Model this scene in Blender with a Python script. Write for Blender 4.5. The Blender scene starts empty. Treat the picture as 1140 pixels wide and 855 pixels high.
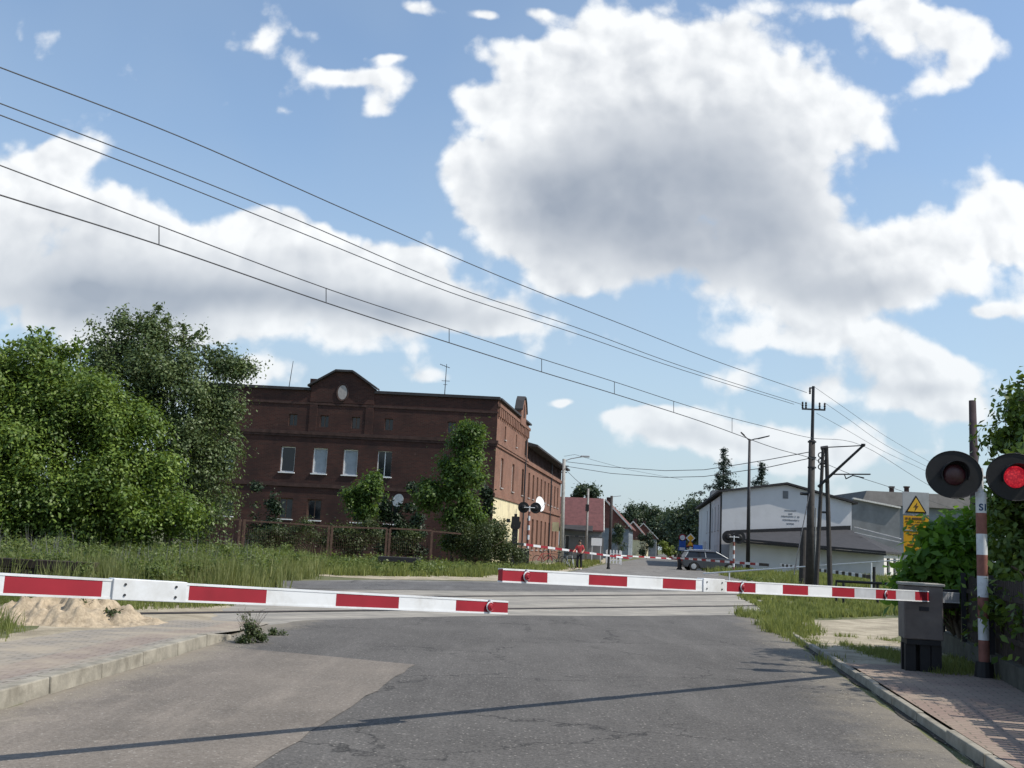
import bpy, math, random
import numpy as np
from mathutils import Vector, Matrix

S = bpy.context.scene
COL = S.collection
R = math.radians
rng = np.random.default_rng(7)
random.seed(7)

# ------------------------------------------------------------------ camera
F = 1150.0; CX, CY = 570.0, 427.5           # focal length and centre in photo pixels (1140 wide)
PITCH, ROLL, EYE = R(8.70), R(2.8), 1.42
fw = Vector((0, math.cos(PITCH), math.sin(PITCH)))
r0 = Vector((1, 0, 0)); u0 = Vector((0, -math.sin(PITCH), math.cos(PITCH)))
rt = r0 * math.cos(ROLL) + u0 * math.sin(ROLL)
up = u0 * math.cos(ROLL) - r0 * math.sin(ROLL)
cam_d = bpy.data.cameras.new('camera'); cam = bpy.data.objects.new('camera', cam_d); COL.objects.link(cam)
cam_d.sensor_width = 36; cam_d.lens = 36 * F / 1140; cam_d.clip_end = 4000; cam_d.clip_start = 0.05
m = Matrix.Identity(4)
for i, v in enumerate((rt, up, -fw)):
    for k in range(3): m[k][i] = v[k]
m[2][3] = EYE
cam.matrix_world = m
S.camera = cam
EYEV = Vector((0, 0, EYE))
def ray(px, py): return fw + rt * ((px - CX) / F) + up * (-(py - CY) / F)
def at(px, py, Y): d = ray(px, py); return EYEV + d * (Y / d.y)
def g(px, py, z=0.0): d = ray(px, py); return EYEV + d * ((z - EYE) / d.z)
def onplane(px, py, A, B):                   # vertical plane through ground points A, B
    n = Vector((B[1] - A[1], -(B[0] - A[0]), 0)); d = ray(px, py)
    t = n.dot(Vector((A[0], A[1], 0)) - EYEV) / n.dot(d); return EYEV + d * t
def az(deg): return Vector((math.sin(R(deg)), math.cos(R(deg)), 0))

# ------------------------------------------------------------------ light
SUN_AZ, SUN_EL = 103.0, 49.0                 # azimuth measured clockwise from +Y
sd = bpy.data.lights.new('sun', 'SUN'); sun = bpy.data.objects.new('sun', sd); COL.objects.link(sun)
sd.energy = 4.0; sd.angle = R(0.53); sd.color = (1.0, 0.93, 0.82)
sdir = az(SUN_AZ) * math.cos(R(SUN_EL)) + Vector((0, 0, math.sin(R(SUN_EL))))
sun.rotation_euler = (-sdir).to_track_quat('-Z', 'Y').to_euler()
S.view_settings.view_transform = 'Standard'; S.view_settings.look = 'None'
S.view_settings.exposure = 0.33; S.view_settings.gamma = 1.0; S.view_settings.use_curve_mapping = False

SKY = 0.112
W = bpy.data.worlds.new('World'); S.world = W; W.use_nodes = True
nt = W.node_tree; nt.nodes.clear()
def N(t, typ, **kw):
    n = t.nodes.new(typ)
    for k, v in kw.items(): setattr(n, k, v)
    return n
def setin(t, n, i, v):
    if hasattr(v, 'is_output'): t.links.new(v, n.inputs[i])
    elif v is not None: n.inputs[i].default_value = v
def math_(t, op, a, b=None, c=None, clamp=False):
    n = N(t, 'ShaderNodeMath', operation=op); n.use_clamp = clamp
    for i, v in enumerate((a, b, c)): setin(t, n, i, v)
    return n.outputs[0]
def vmath(t, op, a, b=None, c=None, out=0):
    n = N(t, 'ShaderNodeVectorMath', operation=op)
    for i, v in enumerate((a, b, c)): setin(t, n, i, v)
    return n.outputs[out]
def mixc(t, f, a, b, mode='MIX'):
    n = N(t, 'ShaderNodeMix', data_type='RGBA', blend_type=mode)
    setin(t, n, 0, f)
    for i, v in ((6, a), (7, b)):
        if isinstance(v, (tuple, list)) and len(v) == 3: v = (*v, 1)
        setin(t, n, i, v)
    return n.outputs[2]
def mrange(t, v, a, b, c=0.0, d=1.0, smooth=False):
    n = N(t, 'ShaderNodeMapRange'); n.clamp = True
    if smooth: n.interpolation_type = 'SMOOTHSTEP'
    for i, x in enumerate((v, a, b, c, d)): setin(t, n, i, x)
    return n.outputs[0]
def noise(t, vec, scale, detail=4, rough=0.55, dist=0.0, col=False, dim='3D'):
    n = N(t, 'ShaderNodeTexNoise', noise_dimensions=dim)
    if vec is not None: t.links.new(vec, n.inputs['Vector'])
    n.inputs['Scale'].default_value = scale; n.inputs['Detail'].default_value = detail
    n.inputs['Roughness'].default_value = rough; n.inputs['Distortion'].default_value = dist
    return n.outputs['Color' if col else 'Fac']

sky = N(nt, 'ShaderNodeTexSky', sky_type='NISHITA')
sky.sun_disc = False; sky.sun_elevation = R(SUN_EL); sky.sun_rotation = R(SUN_AZ)
sky.air_density = 1.15; sky.dust_density = 0.7; sky.ozone_density = 1.6; sky.altitude = 100
tc = N(nt, 'ShaderNodeTexCoord')
sep = N(nt, 'ShaderNodeSeparateXYZ'); nt.links.new(tc.outputs['Generated'], sep.inputs[0])
ady = math_(nt, 'MAXIMUM', math_(nt, 'ABSOLUTE', sep.outputs[1]), 0.12)
uu = math_(nt, 'DIVIDE', sep.outputs[0], ady); vv = math_(nt, 'DIVIDE', sep.outputs[2], ady)
comb = N(nt, 'ShaderNodeCombineXYZ'); nt.links.new(uu, comb.inputs[0]); nt.links.new(vv, comb.inputs[1])
P = comb.outputs[0]
CLOUDS = [ # px, py, rx, ry, weight
 (745,50,95,42,1),(650,95,90,48,1),(580,68,42,26,.75),(512,122,36,24,1.0),(556,130,30,20,.8),(830,95,90,60,1),(915,130,55,48,1),(690,130,110,70,1),(520,195,40,36,1),
 (605,205,72,50,1),(570,235,52,38,.9),(760,180,130,90,1),(880,215,65,50,1),(700,255,130,60,1),(820,265,90,48,.9),(620,285,50,26,.7),(640,310,30,22,.8),
 (900,305,85,30,.9),(985,290,70,32,1),(1065,280,60,30,1),(1120,235,36,34,1),(1150,290,40,50,.8),(880,330,90,22,.75),(980,310,80,26,.8),
 (850,365,45,15,.8),(935,365,55,24,.9),(1000,375,48,20,.9),(1050,408,58,18,1),(950,410,100,22,.7),(880,425,80,16,.6),(1000,440,95,16,.8),(1115,352,22,9,1.0),
 (700,466,55,17,1),(760,478,85,20,1),(840,492,80,20,.9),(930,500,80,18,.8),(1060,500,70,16,.7),(619,446,12,5,.9),(466,413,27,13,1.0),(298,415,36,14,.9),(1080,455,55,20,.6),(950,470,90,14,.5),
 (1000,28,70,30,.95),(1070,55,45,38,.95),(935,8,45,14,.7),(1035,95,30,28,.7),(1139,135,12,16,.7),
 (475,10,26,12,.85),(540,14,18,8,.9),(602,11,27,12,.9),(428,100,34,24,.9),(385,90,30,11,.9),(435,68,24,9,.8),(418,132,18,14,.8),(320,130,20,6,.25),
 (45,195,65,28,1),(85,172,40,16,.9),(30,240,80,36,1),(150,245,60,22,.8),(200,265,50,18,.8),(40,300,110,40,1),(320,268,55,30,1),(290,250,30,16,.8),
 (270,295,90,28,1),(400,290,80,30,1),(450,295,40,20,.8),(490,330,45,22,.9),(545,352,42,16,1.05),(440,340,110,24,1),(300,335,140,32,1),(140,325,130,32,1),(150,365,140,20,.6),(380,380,120,16,.45),
 (640,500,60,10,.4),(520,480,50,9,.3),(880,520,70,9,.4)]
DARKS = [(745,225,120,62,1),(820,180,70,55,.45),(640,225,85,48,.6),(780,285,100,30,.7),(700,130,60,34,.3),(880,255,55,34,.4),
 (60,275,110,36,.55),(230,330,190,26,.8),(90,335,120,26,.7),(420,345,110,16,.7),(330,295,60,16,.3),(900,325,70,14,.5),(980,318,60,14,.5),(960,393,60,9,.5),(1030,425,60,8,.5),(1010,60,35,18,.35),(750,490,80,8,.4),(905,412,60,8,.4),(425,118,12,10,.2)]
wn = noise(nt, P, 2.6, 5, 0.6, 0, True)
wo = vmath(nt, 'MULTIPLY', vmath(nt, 'SUBTRACT', wn, (0.5, 0.5, 0.5)), (0.13, 0.09, 0.0))
wn2 = noise(nt, P, 9, 5, 0.6, 0, True)
wo2 = vmath(nt, 'MULTIPLY', vmath(nt, 'SUBTRACT', wn2, (0.5, 0.5, 0.5)), (0.05, 0.04, 0.0))
PW = vmath(nt, 'ADD', P, wo)
PF = vmath(nt, 'ADD', P, wo2)
def blobs(lst, grow=1.0):
    acc = None
    for (px, py, rx, ry, w) in lst:
        d = ray(px, py); u, v = d.x / d.y, d.z / d.y
        sx = 1150 / (rx * grow); sy = 1150 / (ry * grow)
        q = vmath(nt, 'MULTIPLY_ADD', PW, (sx, sy, 0), (-u * sx, -v * sy, 0))
        e = math_(nt, 'POWER', 0.42, vmath(nt, 'DOT_PRODUCT', q, q, out=1))
        acc = math_(nt, 'MULTIPLY_ADD', e, w, acc if acc is not None else 0.0)
    return acc
def billow(vec, scale, detail=3):
    n = N(nt, 'ShaderNodeTexVoronoi', feature='F1'); nt.links.new(vec, n.inputs['Vector'])
    n.inputs['Scale'].default_value = scale; n.inputs['Detail'].default_value = detail; n.inputs['Roughness'].default_value = 0.55
    n.normalize = True
    return n.outputs['Distance']
D = blobs(CLOUDS)
def fields(p1, p2, full=True):
    a_ = noise(nt, p1, 5.0, 5, 0.5)
    b_ = noise(nt, p1, 16, 7 if full else 3, 0.60)
    c_ = billow(p2, 11, 2); d_ = billow(p2, 30, 1)
    s = math_(nt, 'MULTIPLY', math_(nt, 'SUBTRACT', a_, 0.5), 1.7)
    s = math_(nt, 'MULTIPLY_ADD', math_(nt, 'SUBTRACT', b_, 0.5), 1.1, s)
    s = math_(nt, 'MULTIPLY_ADD', math_(nt, 'SUBTRACT', 0.33, c_), 2.2, s)
    return math_(nt, 'MULTIPLY_ADD', math_(nt, 'SUBTRACT', 0.33, d_), 1.1, s), b_
fine, fb2 = fields(P, PF)
Dn = math_(nt, 'ADD', math_(nt, 'MINIMUM', D, 1.5), fine)
mask = mrange(nt, Dn, 0.42, 0.90, 0, 1, True)
# relief: the same field looked up a little towards the sun (right and up)
OFF = (0.010, 0.013, 0)
fs, _ = fields(vmath(nt, 'ADD', P, OFF), vmath(nt, 'ADD', PF, OFF), False)
rel = math_(nt, 'SUBTRACT', fs, fine)
dk = blobs(DARKS, 1.2)
dkn = math_(nt, 'MULTIPLY', math_(nt, 'MINIMUM', dk, 1.2), mrange(nt, noise(nt, P, 5, 4, 0.5), 0.35, 0.65, 0.66, 0.86))
thick = mrange(nt, math_(nt, 'ADD', D, fine), 0.7, 2.4, 0, 0.22, True)
dd = math_(nt, 'ADD', dkn, thick)
dd = math_(nt, 'MULTIPLY_ADD', mrange(nt, rel, -0.7, 0.7, -0.62, 0.62), mrange(nt, dkn, 0.05, 0.6, 0.9, 0.26), dd)
dd = mrange(nt, dd, -0.02, 1.12, 0, 1)
k = 1 / SKY
ccol = mixc(nt, dd, (0.80 * k, 0.815 * k, 0.825 * k), (0.29 * k, 0.33 * k, 0.395 * k))
# clouds low over the horizon are seen through more pale air
hz = mrange(nt, vv, 0.0, 0.30, 0.42, 0.0)
ccol = mixc(nt, hz, ccol, (0.44 * k, 0.52 * k, 0.59 * k))
fade = mrange(nt, vv, -0.01, 0.10, 0, 1)
front = mrange(nt, math_(nt, 'ABSOLUTE', uu), 4.0, 2.5, 0, 1)
mask = math_(nt, 'MULTIPLY', math_(nt, 'MULTIPLY', mask, fade), front)
mask = math_(nt, 'MULTIPLY', mask, 0.97)
veil = mrange(nt, noise(nt, P, 2.0, 3, 0.6, 0.5), 0.40, 0.75, 0.0, 0.28)
veil = math_(nt, 'ADD', veil, mrange(nt, vv, 0.0, 0.40, 0.80, 0.10))
skc = mixc(nt, veil, vmath(nt, 'MULTIPLY', sky.outputs[0], (1.18, 1.22, 1.24)), (0.37 * k, 0.465 * k, 0.565 * k))
final = mixc(nt, mask, skc, ccol)
bg = N(nt, 'ShaderNodeBackground'); nt.links.new(final, bg.inputs[0]); bg.inputs[1].default_value = SKY
wo_ = N(nt, 'ShaderNodeOutputWorld'); nt.links.new(bg.outputs[0], wo_.inputs[0])
try:
    W.cycles.sampling_method = 'MANUAL'; W.cycles.sample_map_resolution = 512
except Exception: pass

# ------------------------------------------------------------------ materials
def newmat(name):
    mt = bpy.data.materials.new(name); mt.use_nodes = True
    t = mt.node_tree; b = t.nodes['Principled BSDF']; return mt, t, b
def objco(t, scale=None, rot=None, kind='Object'):
    c = N(t, 'ShaderNodeTexCoord').outputs[kind]
    if scale or rot:
        mp = N(t, 'ShaderNodeMapping'); t.links.new(c, mp.inputs[0])
        if scale: mp.inputs['Scale'].default_value = scale
        if rot: mp.inputs['Rotation'].default_value = rot
        c = mp.outputs[0]
    return c
def bump(t, b, h, strength=0.3, dist=0.02):
    n = N(t, 'ShaderNodeBump'); n.inputs['Strength'].default_value = strength; n.inputs['Distance'].default_value = dist
    t.links.new(h, n.inputs['Height']); t.links.new(n.outputs[0], b.inputs['Normal'])
def plain(name, col, rough=0.6, metal=0.0, var=0.25, scale=6.0, bmp=0.1, spec=0.4, dirt=None):
    mt, t, b = newmat(name)
    c = objco(t)
    f = noise(t, c, scale, 6, 0.6)
    lo = tuple(x * (1 - var) for x in col); hi = tuple(min(1, x * (1 + var)) for x in col)
    cc = mixc(t, mrange(t, f, 0.3, 0.7), lo, hi)
    if dirt:
        f2 = noise(t, c, scale * 0.45, 7, 0.7)
        cc = mixc(t, mrange(t, f2, 0.52, 0.68, 0, 0.75), cc, dirt)
    t.links.new(cc, b.inputs['Base Color'])
    b.inputs['Roughness'].default_value = rough; b.inputs['Metallic'].default_value = metal
    b.inputs['Specular IOR Level'].default_value = spec
    if bmp: bump(t, b, noise(t, c, scale * 5, 4, 0.6), bmp, 0.01)
    return mt
def leafmat(name, c1, c2, trans=0.35, gloss=0.35):
    mt, t, b = newmat(name)
    ri = N(t, 'ShaderNodeNewGeometry').outputs['Random Per Island']
    ramp = mixc(t, ri, c1, c2)
    f = noise(t, objco(t), 0.8, 3)
    cc = mixc(t, mrange(t, f, 0.35, 0.65, 0, 0.6), ramp, tuple(x * 0.75 for x in c1))
    t.links.new(cc, b.inputs['Base Color']); b.inputs['Roughness'].default_value = 0.5
    b.inputs['Specular IOR Level'].default_value = gloss
    tr = N(t, 'ShaderNodeBsdfTranslucent')
    t.links.new(mixc(t, 0.5, cc, (c2[0] * 1.5, c2[1] * 1.5, c2[2] * 0.8)), tr.inputs[0])
    mx = N(t, 'ShaderNodeMixShader'); mx.inputs[0].default_value = trans
    t.links.new(b.outputs[0], mx.inputs[1]); t.links.new(tr.outputs[0], mx.inputs[2])
    t.links.new(mx.outputs[0], t.nodes['Material Output'].inputs[0])
    return mt
def brickmat(name, c1, c2, mortar, scale, bw=0.25, bh=0.075, ms=0.012, axes='wall', stain=(0.05, 0.03, 0.028), stain_amt=0.6, rot=0.0, light=None):
    mt, t, b = newmat(name)
    c = N(t, 'ShaderNodeTexCoord').outputs['Object']
    if axes == 'wall':
        sp = N(t, 'ShaderNodeSeparateXYZ'); t.links.new(c, sp.inputs[0])
        cm = N(t, 'ShaderNodeCombineXYZ')
        t.links.new(math_(t, 'ADD', sp.outputs[0], sp.outputs[1]), cm.inputs[0]); t.links.new(sp.outputs[2], cm.inputs[1])
        vec = cm.outputs[0]
    else:
        mp = N(t, 'ShaderNodeMapping'); t.links.new(c, mp.inputs[0]); mp.inputs['Rotation'].default_value = (0, 0, rot); vec = mp.outputs[0]
    br = N(t, 'ShaderNodeTexBrick'); t.links.new(vec, br.inputs[0])
    br.inputs['Scale'].default_value = scale
    br.inputs['Brick Width'].default_value = bw; br.inputs['Row Height'].default_value = bh; br.inputs['Mortar Size'].default_value = ms
    br.inputs['Color1'].default_value = (*c1, 1); br.inputs['Color2'].default_value = (*c2, 1); br.inputs['Mortar'].default_value = (*mortar, 1)
    f = noise(t, c, 0.55, 8, 0.68)
    cc = mixc(t, mrange(t, f, 0.42, 0.66, 0, stain_amt), br.outputs['Color'], stain)
    mp2 = N(t, 'ShaderNodeMapping'); t.links.new(vec, mp2.inputs[0]); mp2.inputs['Scale'].default_value = (0.5, 3.0, 1)
    f3 = noise(t, mp2.outputs[0], 1.7, 6, 0.7)
    cc = mixc(t, mrange(t, f3, 0.35, 0.7, 0, 0.5), cc, tuple(x * 1.35 for x in c2))
    if light:
        f4 = noise(t, c, 2.3, 7, 0.75)
        cc = mixc(t, mrange(t, f4, 0.63, 0.72, 0, 0.7), cc, light)
    t.links.new(cc, b.inputs['Base Color']); b.inputs['Roughness'].default_value = 0.9
    b.inputs['Specular IOR Level'].default_value = 0.15
    bump(t, b, br.outputs['Fac'], -0.3, 0.01)
    return mt
M = {}
M['brick'] = brickmat('shaded_red_brick', (0.082, 0.034, 0.027), (0.044, 0.021, 0.019), (0.070, 0.052, 0.045), 1.0, 0.27, 0.085, 0.014, light=(0.17, 0.12, 0.105), stain=(0.026, 0.020, 0.020), stain_amt=.85)  # shaded copy of the brick: the front's shade is in these darker colours
M['brick_side'] = brickmat('sunlit_red_brick', (0.25, 0.12, 0.08), (0.17, 0.08, 0.056), (0.22, 0.17, 0.14), 1.0, 0.27, 0.085, 0.014, stain=(0.10, 0.06, 0.048), stain_amt=.7)  # sunlit copy of the same brick, painted lighter and warmer
M['brick_dark'] = plain('sooty_brick', (0.05, 0.028, 0.024), 0.9, var=0.4, scale=3)
M['slate'] = plain('dark_roofing_felt', (0.035, 0.034, 0.037), 0.85, var=0.3, scale=2)
M['cream'] = plain('cream_render', (0.62, 0.55, 0.36), 0.85, var=0.12, scale=1.5, dirt=(0.35, 0.3, 0.22))
M['whitewall'] = plain('white_render', (0.56, 0.565, 0.575), 0.9, var=0.06, scale=0.6, dirt=(0.45, 0.45, 0.45))
M['greywall'] = plain('grey_render', (0.17, 0.18, 0.19), 0.9, var=0.25, scale=0.7)
M['bluewall'] = plain('blue_grey_boarding', (0.19, 0.22, 0.25), 0.8, var=0.2, scale=1.5)
M['redroof'] = plain('red_tin_roof', (0.125, 0.048, 0.046), 0.6, var=0.25, scale=2.5)
M['redroof2'] = plain('red_clay_roof', (0.14, 0.055, 0.045), 0.8, var=0.3, scale=2)
M['bargeboard'] = plain('pale_bargeboard', (0.6, 0.58, 0.55), 0.7)
M['frame'] = plain('white_window_frame', (0.72, 0.73, 0.74), 0.5, var=0.06)
M['woodframe'] = plain('old_brown_frame', (0.12, 0.07, 0.05), 0.7)
mt, t, b = newmat('window_glass'); b.inputs['Base Color'].default_value = (0.012, 0.014, 0.018, 1); b.inputs['Roughness'].default_value = 0.08
b.inputs['Specular IOR Level'].default_value = 0.5
M['glass'] = mt
M['curtain'] = plain('net_curtain', (0.30, 0.34, 0.38), 0.9, var=0.15, scale=3)
M['stone'] = plain('pale_stone', (0.33, 0.31, 0.30), 0.85, var=0.2)
M['concrete'] = plain('weathered_concrete', (0.34, 0.32, 0.28), 0.9, var=0.22, scale=4, bmp=0.4, dirt=(0.20, 0.18, 0.15))
M['kerb'] = plain('kerb_concrete', (0.27, 0.25, 0.205), 0.9, var=0.3, scale=5, bmp=0.5, dirt=(0.15, 0.135, 0.105))
M['metal'] = plain('galvanised_steel', (0.38, 0.40, 0.42), 0.5, 0.4, var=0.15)
M['darkmetal'] = plain('dark_steel', (0.03, 0.03, 0.035), 0.55, 0.3, var=0.25)
M['black'] = plain('black_paint', (0.012, 0.012, 0.014), 0.6, var=0.25)
M['rust'] = plain('rusty_steel', (0.11, 0.065, 0.048), 0.9, var=0.4, scale=9)
M['pole'] = plain('tarred_pole', (0.045, 0.040, 0.038), 0.85, var=0.35, scale=5)
M['polegrey'] = plain('grey_concrete_pole', (0.28, 0.28, 0.27), 0.85, var=0.2)
M['polebrown'] = plain('brown_painted_post', (0.045, 0.032, 0.036), 0.95, var=0.25)
M['white'] = plain('reflective_white', (0.66, 0.68, 0.70), 0.55, var=0.07, scale=3.5, bmp=0, dirt=(0.46, 0.455, 0.43))
M['red'] = plain('reflective_red', (0.27, 0.012, 0.024), 0.55, var=0.18, scale=2.5, bmp=0)
M['fadedred'] = plain('faded_red_paint', (0.22, 0.09, 0.07), 0.75, var=0.25, scale=8)
M['offwhite'] = plain('dull_white_paint', (0.62, 0.64, 0.66), 0.6, var=0.08, scale=8, dirt=(0.42, 0.42, 0.42))
M['greypaint'] = plain('dull_grey_paint', (0.42, 0.44, 0.47), 0.6, var=0.12)
M['yellow'] = plain('yellow_sign_face', (0.68, 0.36, 0.02), 0.5, var=0.08, bmp=0)
M['orange'] = plain('amber_sign_face', (0.80, 0.48, 0.05), 0.5, var=0.08, bmp=0)
M['blue'] = plain('blue_sign_face', (0.02, 0.09, 0.38), 0.5, var=0.08, bmp=0)
M['bluetext'] = plain('dark_blue_print', (0.015, 0.05, 0.12), 0.6, bmp=0)
M['brown_case'] = plain('brown_grey_casing', (0.135, 0.115, 0.105), 0.65, var=0.2, scale=5)
M['skin'] = plain('skin', (0.42, 0.24, 0.17), 0.6, var=0.05)
M['hair'] = plain('dark_hair', (0.02, 0.015, 0.012), 0.6)
M['redshirt'] = plain('red_cotton', (0.42, 0.045, 0.05), 0.85)
M['trousers'] = plain('black_cotton', (0.018, 0.018, 0.022), 0.85)
M['shoe'] = plain('white_shoe', (0.5, 0.5, 0.5), 0.7)
M['tyre'] = plain('rubber', (0.018, 0.018, 0.018), 0.8)
M['carpaint'] = plain('dark_grey_car_paint', (0.075, 0.08, 0.095), 0.22, 0.5, var=0.05, bmp=0, spec=0.6)
M['carpaint2'] = plain('black_car_paint', (0.025, 0.027, 0.032), 0.22, 0.4, var=0.05, bmp=0, spec=0.6)
M['bark'] = plain('bark', (0.10, 0.075, 0.055), 0.9, var=0.35, scale=8, bmp=0.6)
M['sand'] = plain('pale_sand', (0.38, 0.31, 0.22), 0.95, var=0.3, scale=9, bmp=1.0, dirt=(0.22, 0.17, 0.11))
M['wire'] = plain('wire', (0.045, 0.05, 0.06), 0.6, bmp=0)
M['copper'] = plain('contact_wire', (0.04, 0.04, 0.045), 0.5, bmp=0)
M['darkroof'] = plain('brown_grey_roof', (0.13, 0.125, 0.12), 0.9, var=.2, scale=1.2)
M['darkplinth'] = plain('dark_concrete', (0.07, 0.068, 0.055), 0.95, var=.35, scale=5, bmp=.5)  # plinth concrete in a darker, mottled tone
M['rail'] = plain('rail_steel', (0.16, 0.13, 0.11), 0.5, 0.5)
M['kerb_shadow'] = plain('shadowed_kerb_soil', (0.03, 0.027, 0.02), 0.95, var=.4, scale=9)  # near-black tone carries the shade on the soil beside the kerb
M['darkwood'] = plain('dark_boards', (0.035, 0.025, 0.020), 0.85, var=0.4, scale=8)
M['leafA'] = leafmat('maple_leaves', (0.050, 0.100, 0.018), (0.20, 0.28, 0.045), .22)
M['leafB'] = leafmat('willow_leaves', (0.060, 0.098, 0.036), (0.17, 0.22, 0.085), 0.2)
M['leafC'] = leafmat('column_leaves', (0.040, 0.085, 0.018), (0.15, 0.23, 0.05))
M['leafD'] = leafmat('cypress_scales', (0.012, 0.028, 0.012), (0.030, 0.055, 0.022), 0.12)
M['leafE'] = leafmat('shrub_leaves', (0.035, 0.055, 0.018), (0.085, 0.11, 0.038), 0.25)
M['leafF'] = leafmat('far_leaves', (0.035, 0.060, 0.036), (0.080, 0.115, 0.060), 0.25)
M['leafG'] = leafmat('spruce_needles', (0.020, 0.040, 0.028), (0.050, 0.078, 0.052), 0.1)
M['leafH'] = leafmat('bright_bush_leaves', (0.055, 0.13, 0.018), (0.20, 0.36, 0.045), 0.45)
M['leafW'] = leafmat('weed_leaves', (0.065, 0.105, 0.028), (0.21, 0.26, 0.085), 0.4)
M['leafY'] = leafmat('yellow_green_leaves', (0.10, 0.14, 0.02), (0.20, 0.25, 0.04), 0.3)
M['grass'] = leafmat('grass_blades', (0.10, 0.135, 0.035), (0.29, 0.31, 0.12), 0.4, 0.2)
M['weed'] = leafmat('tall_weed_blades', (0.10, 0.13, 0.038), (0.31, 0.32, 0.15), 0.4, 0.2)
M['seed'] = leafmat('grey_seed_heads', (0.13, 0.13, 0.13), (0.22, 0.22, 0.23), 0.2, 0.1)
def emis(name, col, s, base=(0.05, 0.01, 0.01)):
    mt, t, b = newmat(name); b.inputs['Base Color'].default_value = (*base, 1)
    b.inputs['Emission Color'].default_value = (*col, 1); b.inputs['Emission Strength'].default_value = s
    return mt
# lit LED lens: dotted cells brighter in two bands
mt, t, b = newmat('lit_red_lens'); c = objco(t)
vo = N(t, 'ShaderNodeTexVoronoi'); t.links.new(c, vo.inputs['Vector']); vo.inputs['Scale'].default_value = 42
f = mrange(t, vo.outputs['Distance'], 0.0, 0.6, 1.0, 0.15)
ff = noise(t, c, 9, 2); e = math_(t, 'MULTIPLY', f, mrange(t, ff, 0.35, 0.6, 0.35, 1.2))
t.links.new(mixc(t, e, (0.30, 0.004, 0.02), (1.0, 0.05, 0.06)), b.inputs['Emission Color'])
b.inputs['Base Color'].default_value = (0.12, 0.005, 0.01, 1); b.inputs['Emission Strength'].default_value = 0.55
M['redlit'] = mt
M['lens'] = plain('unlit_red_lens', (0.055, 0.018, 0.024), 0.25, var=0.2, scale=30, bmp=0.2)

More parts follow.
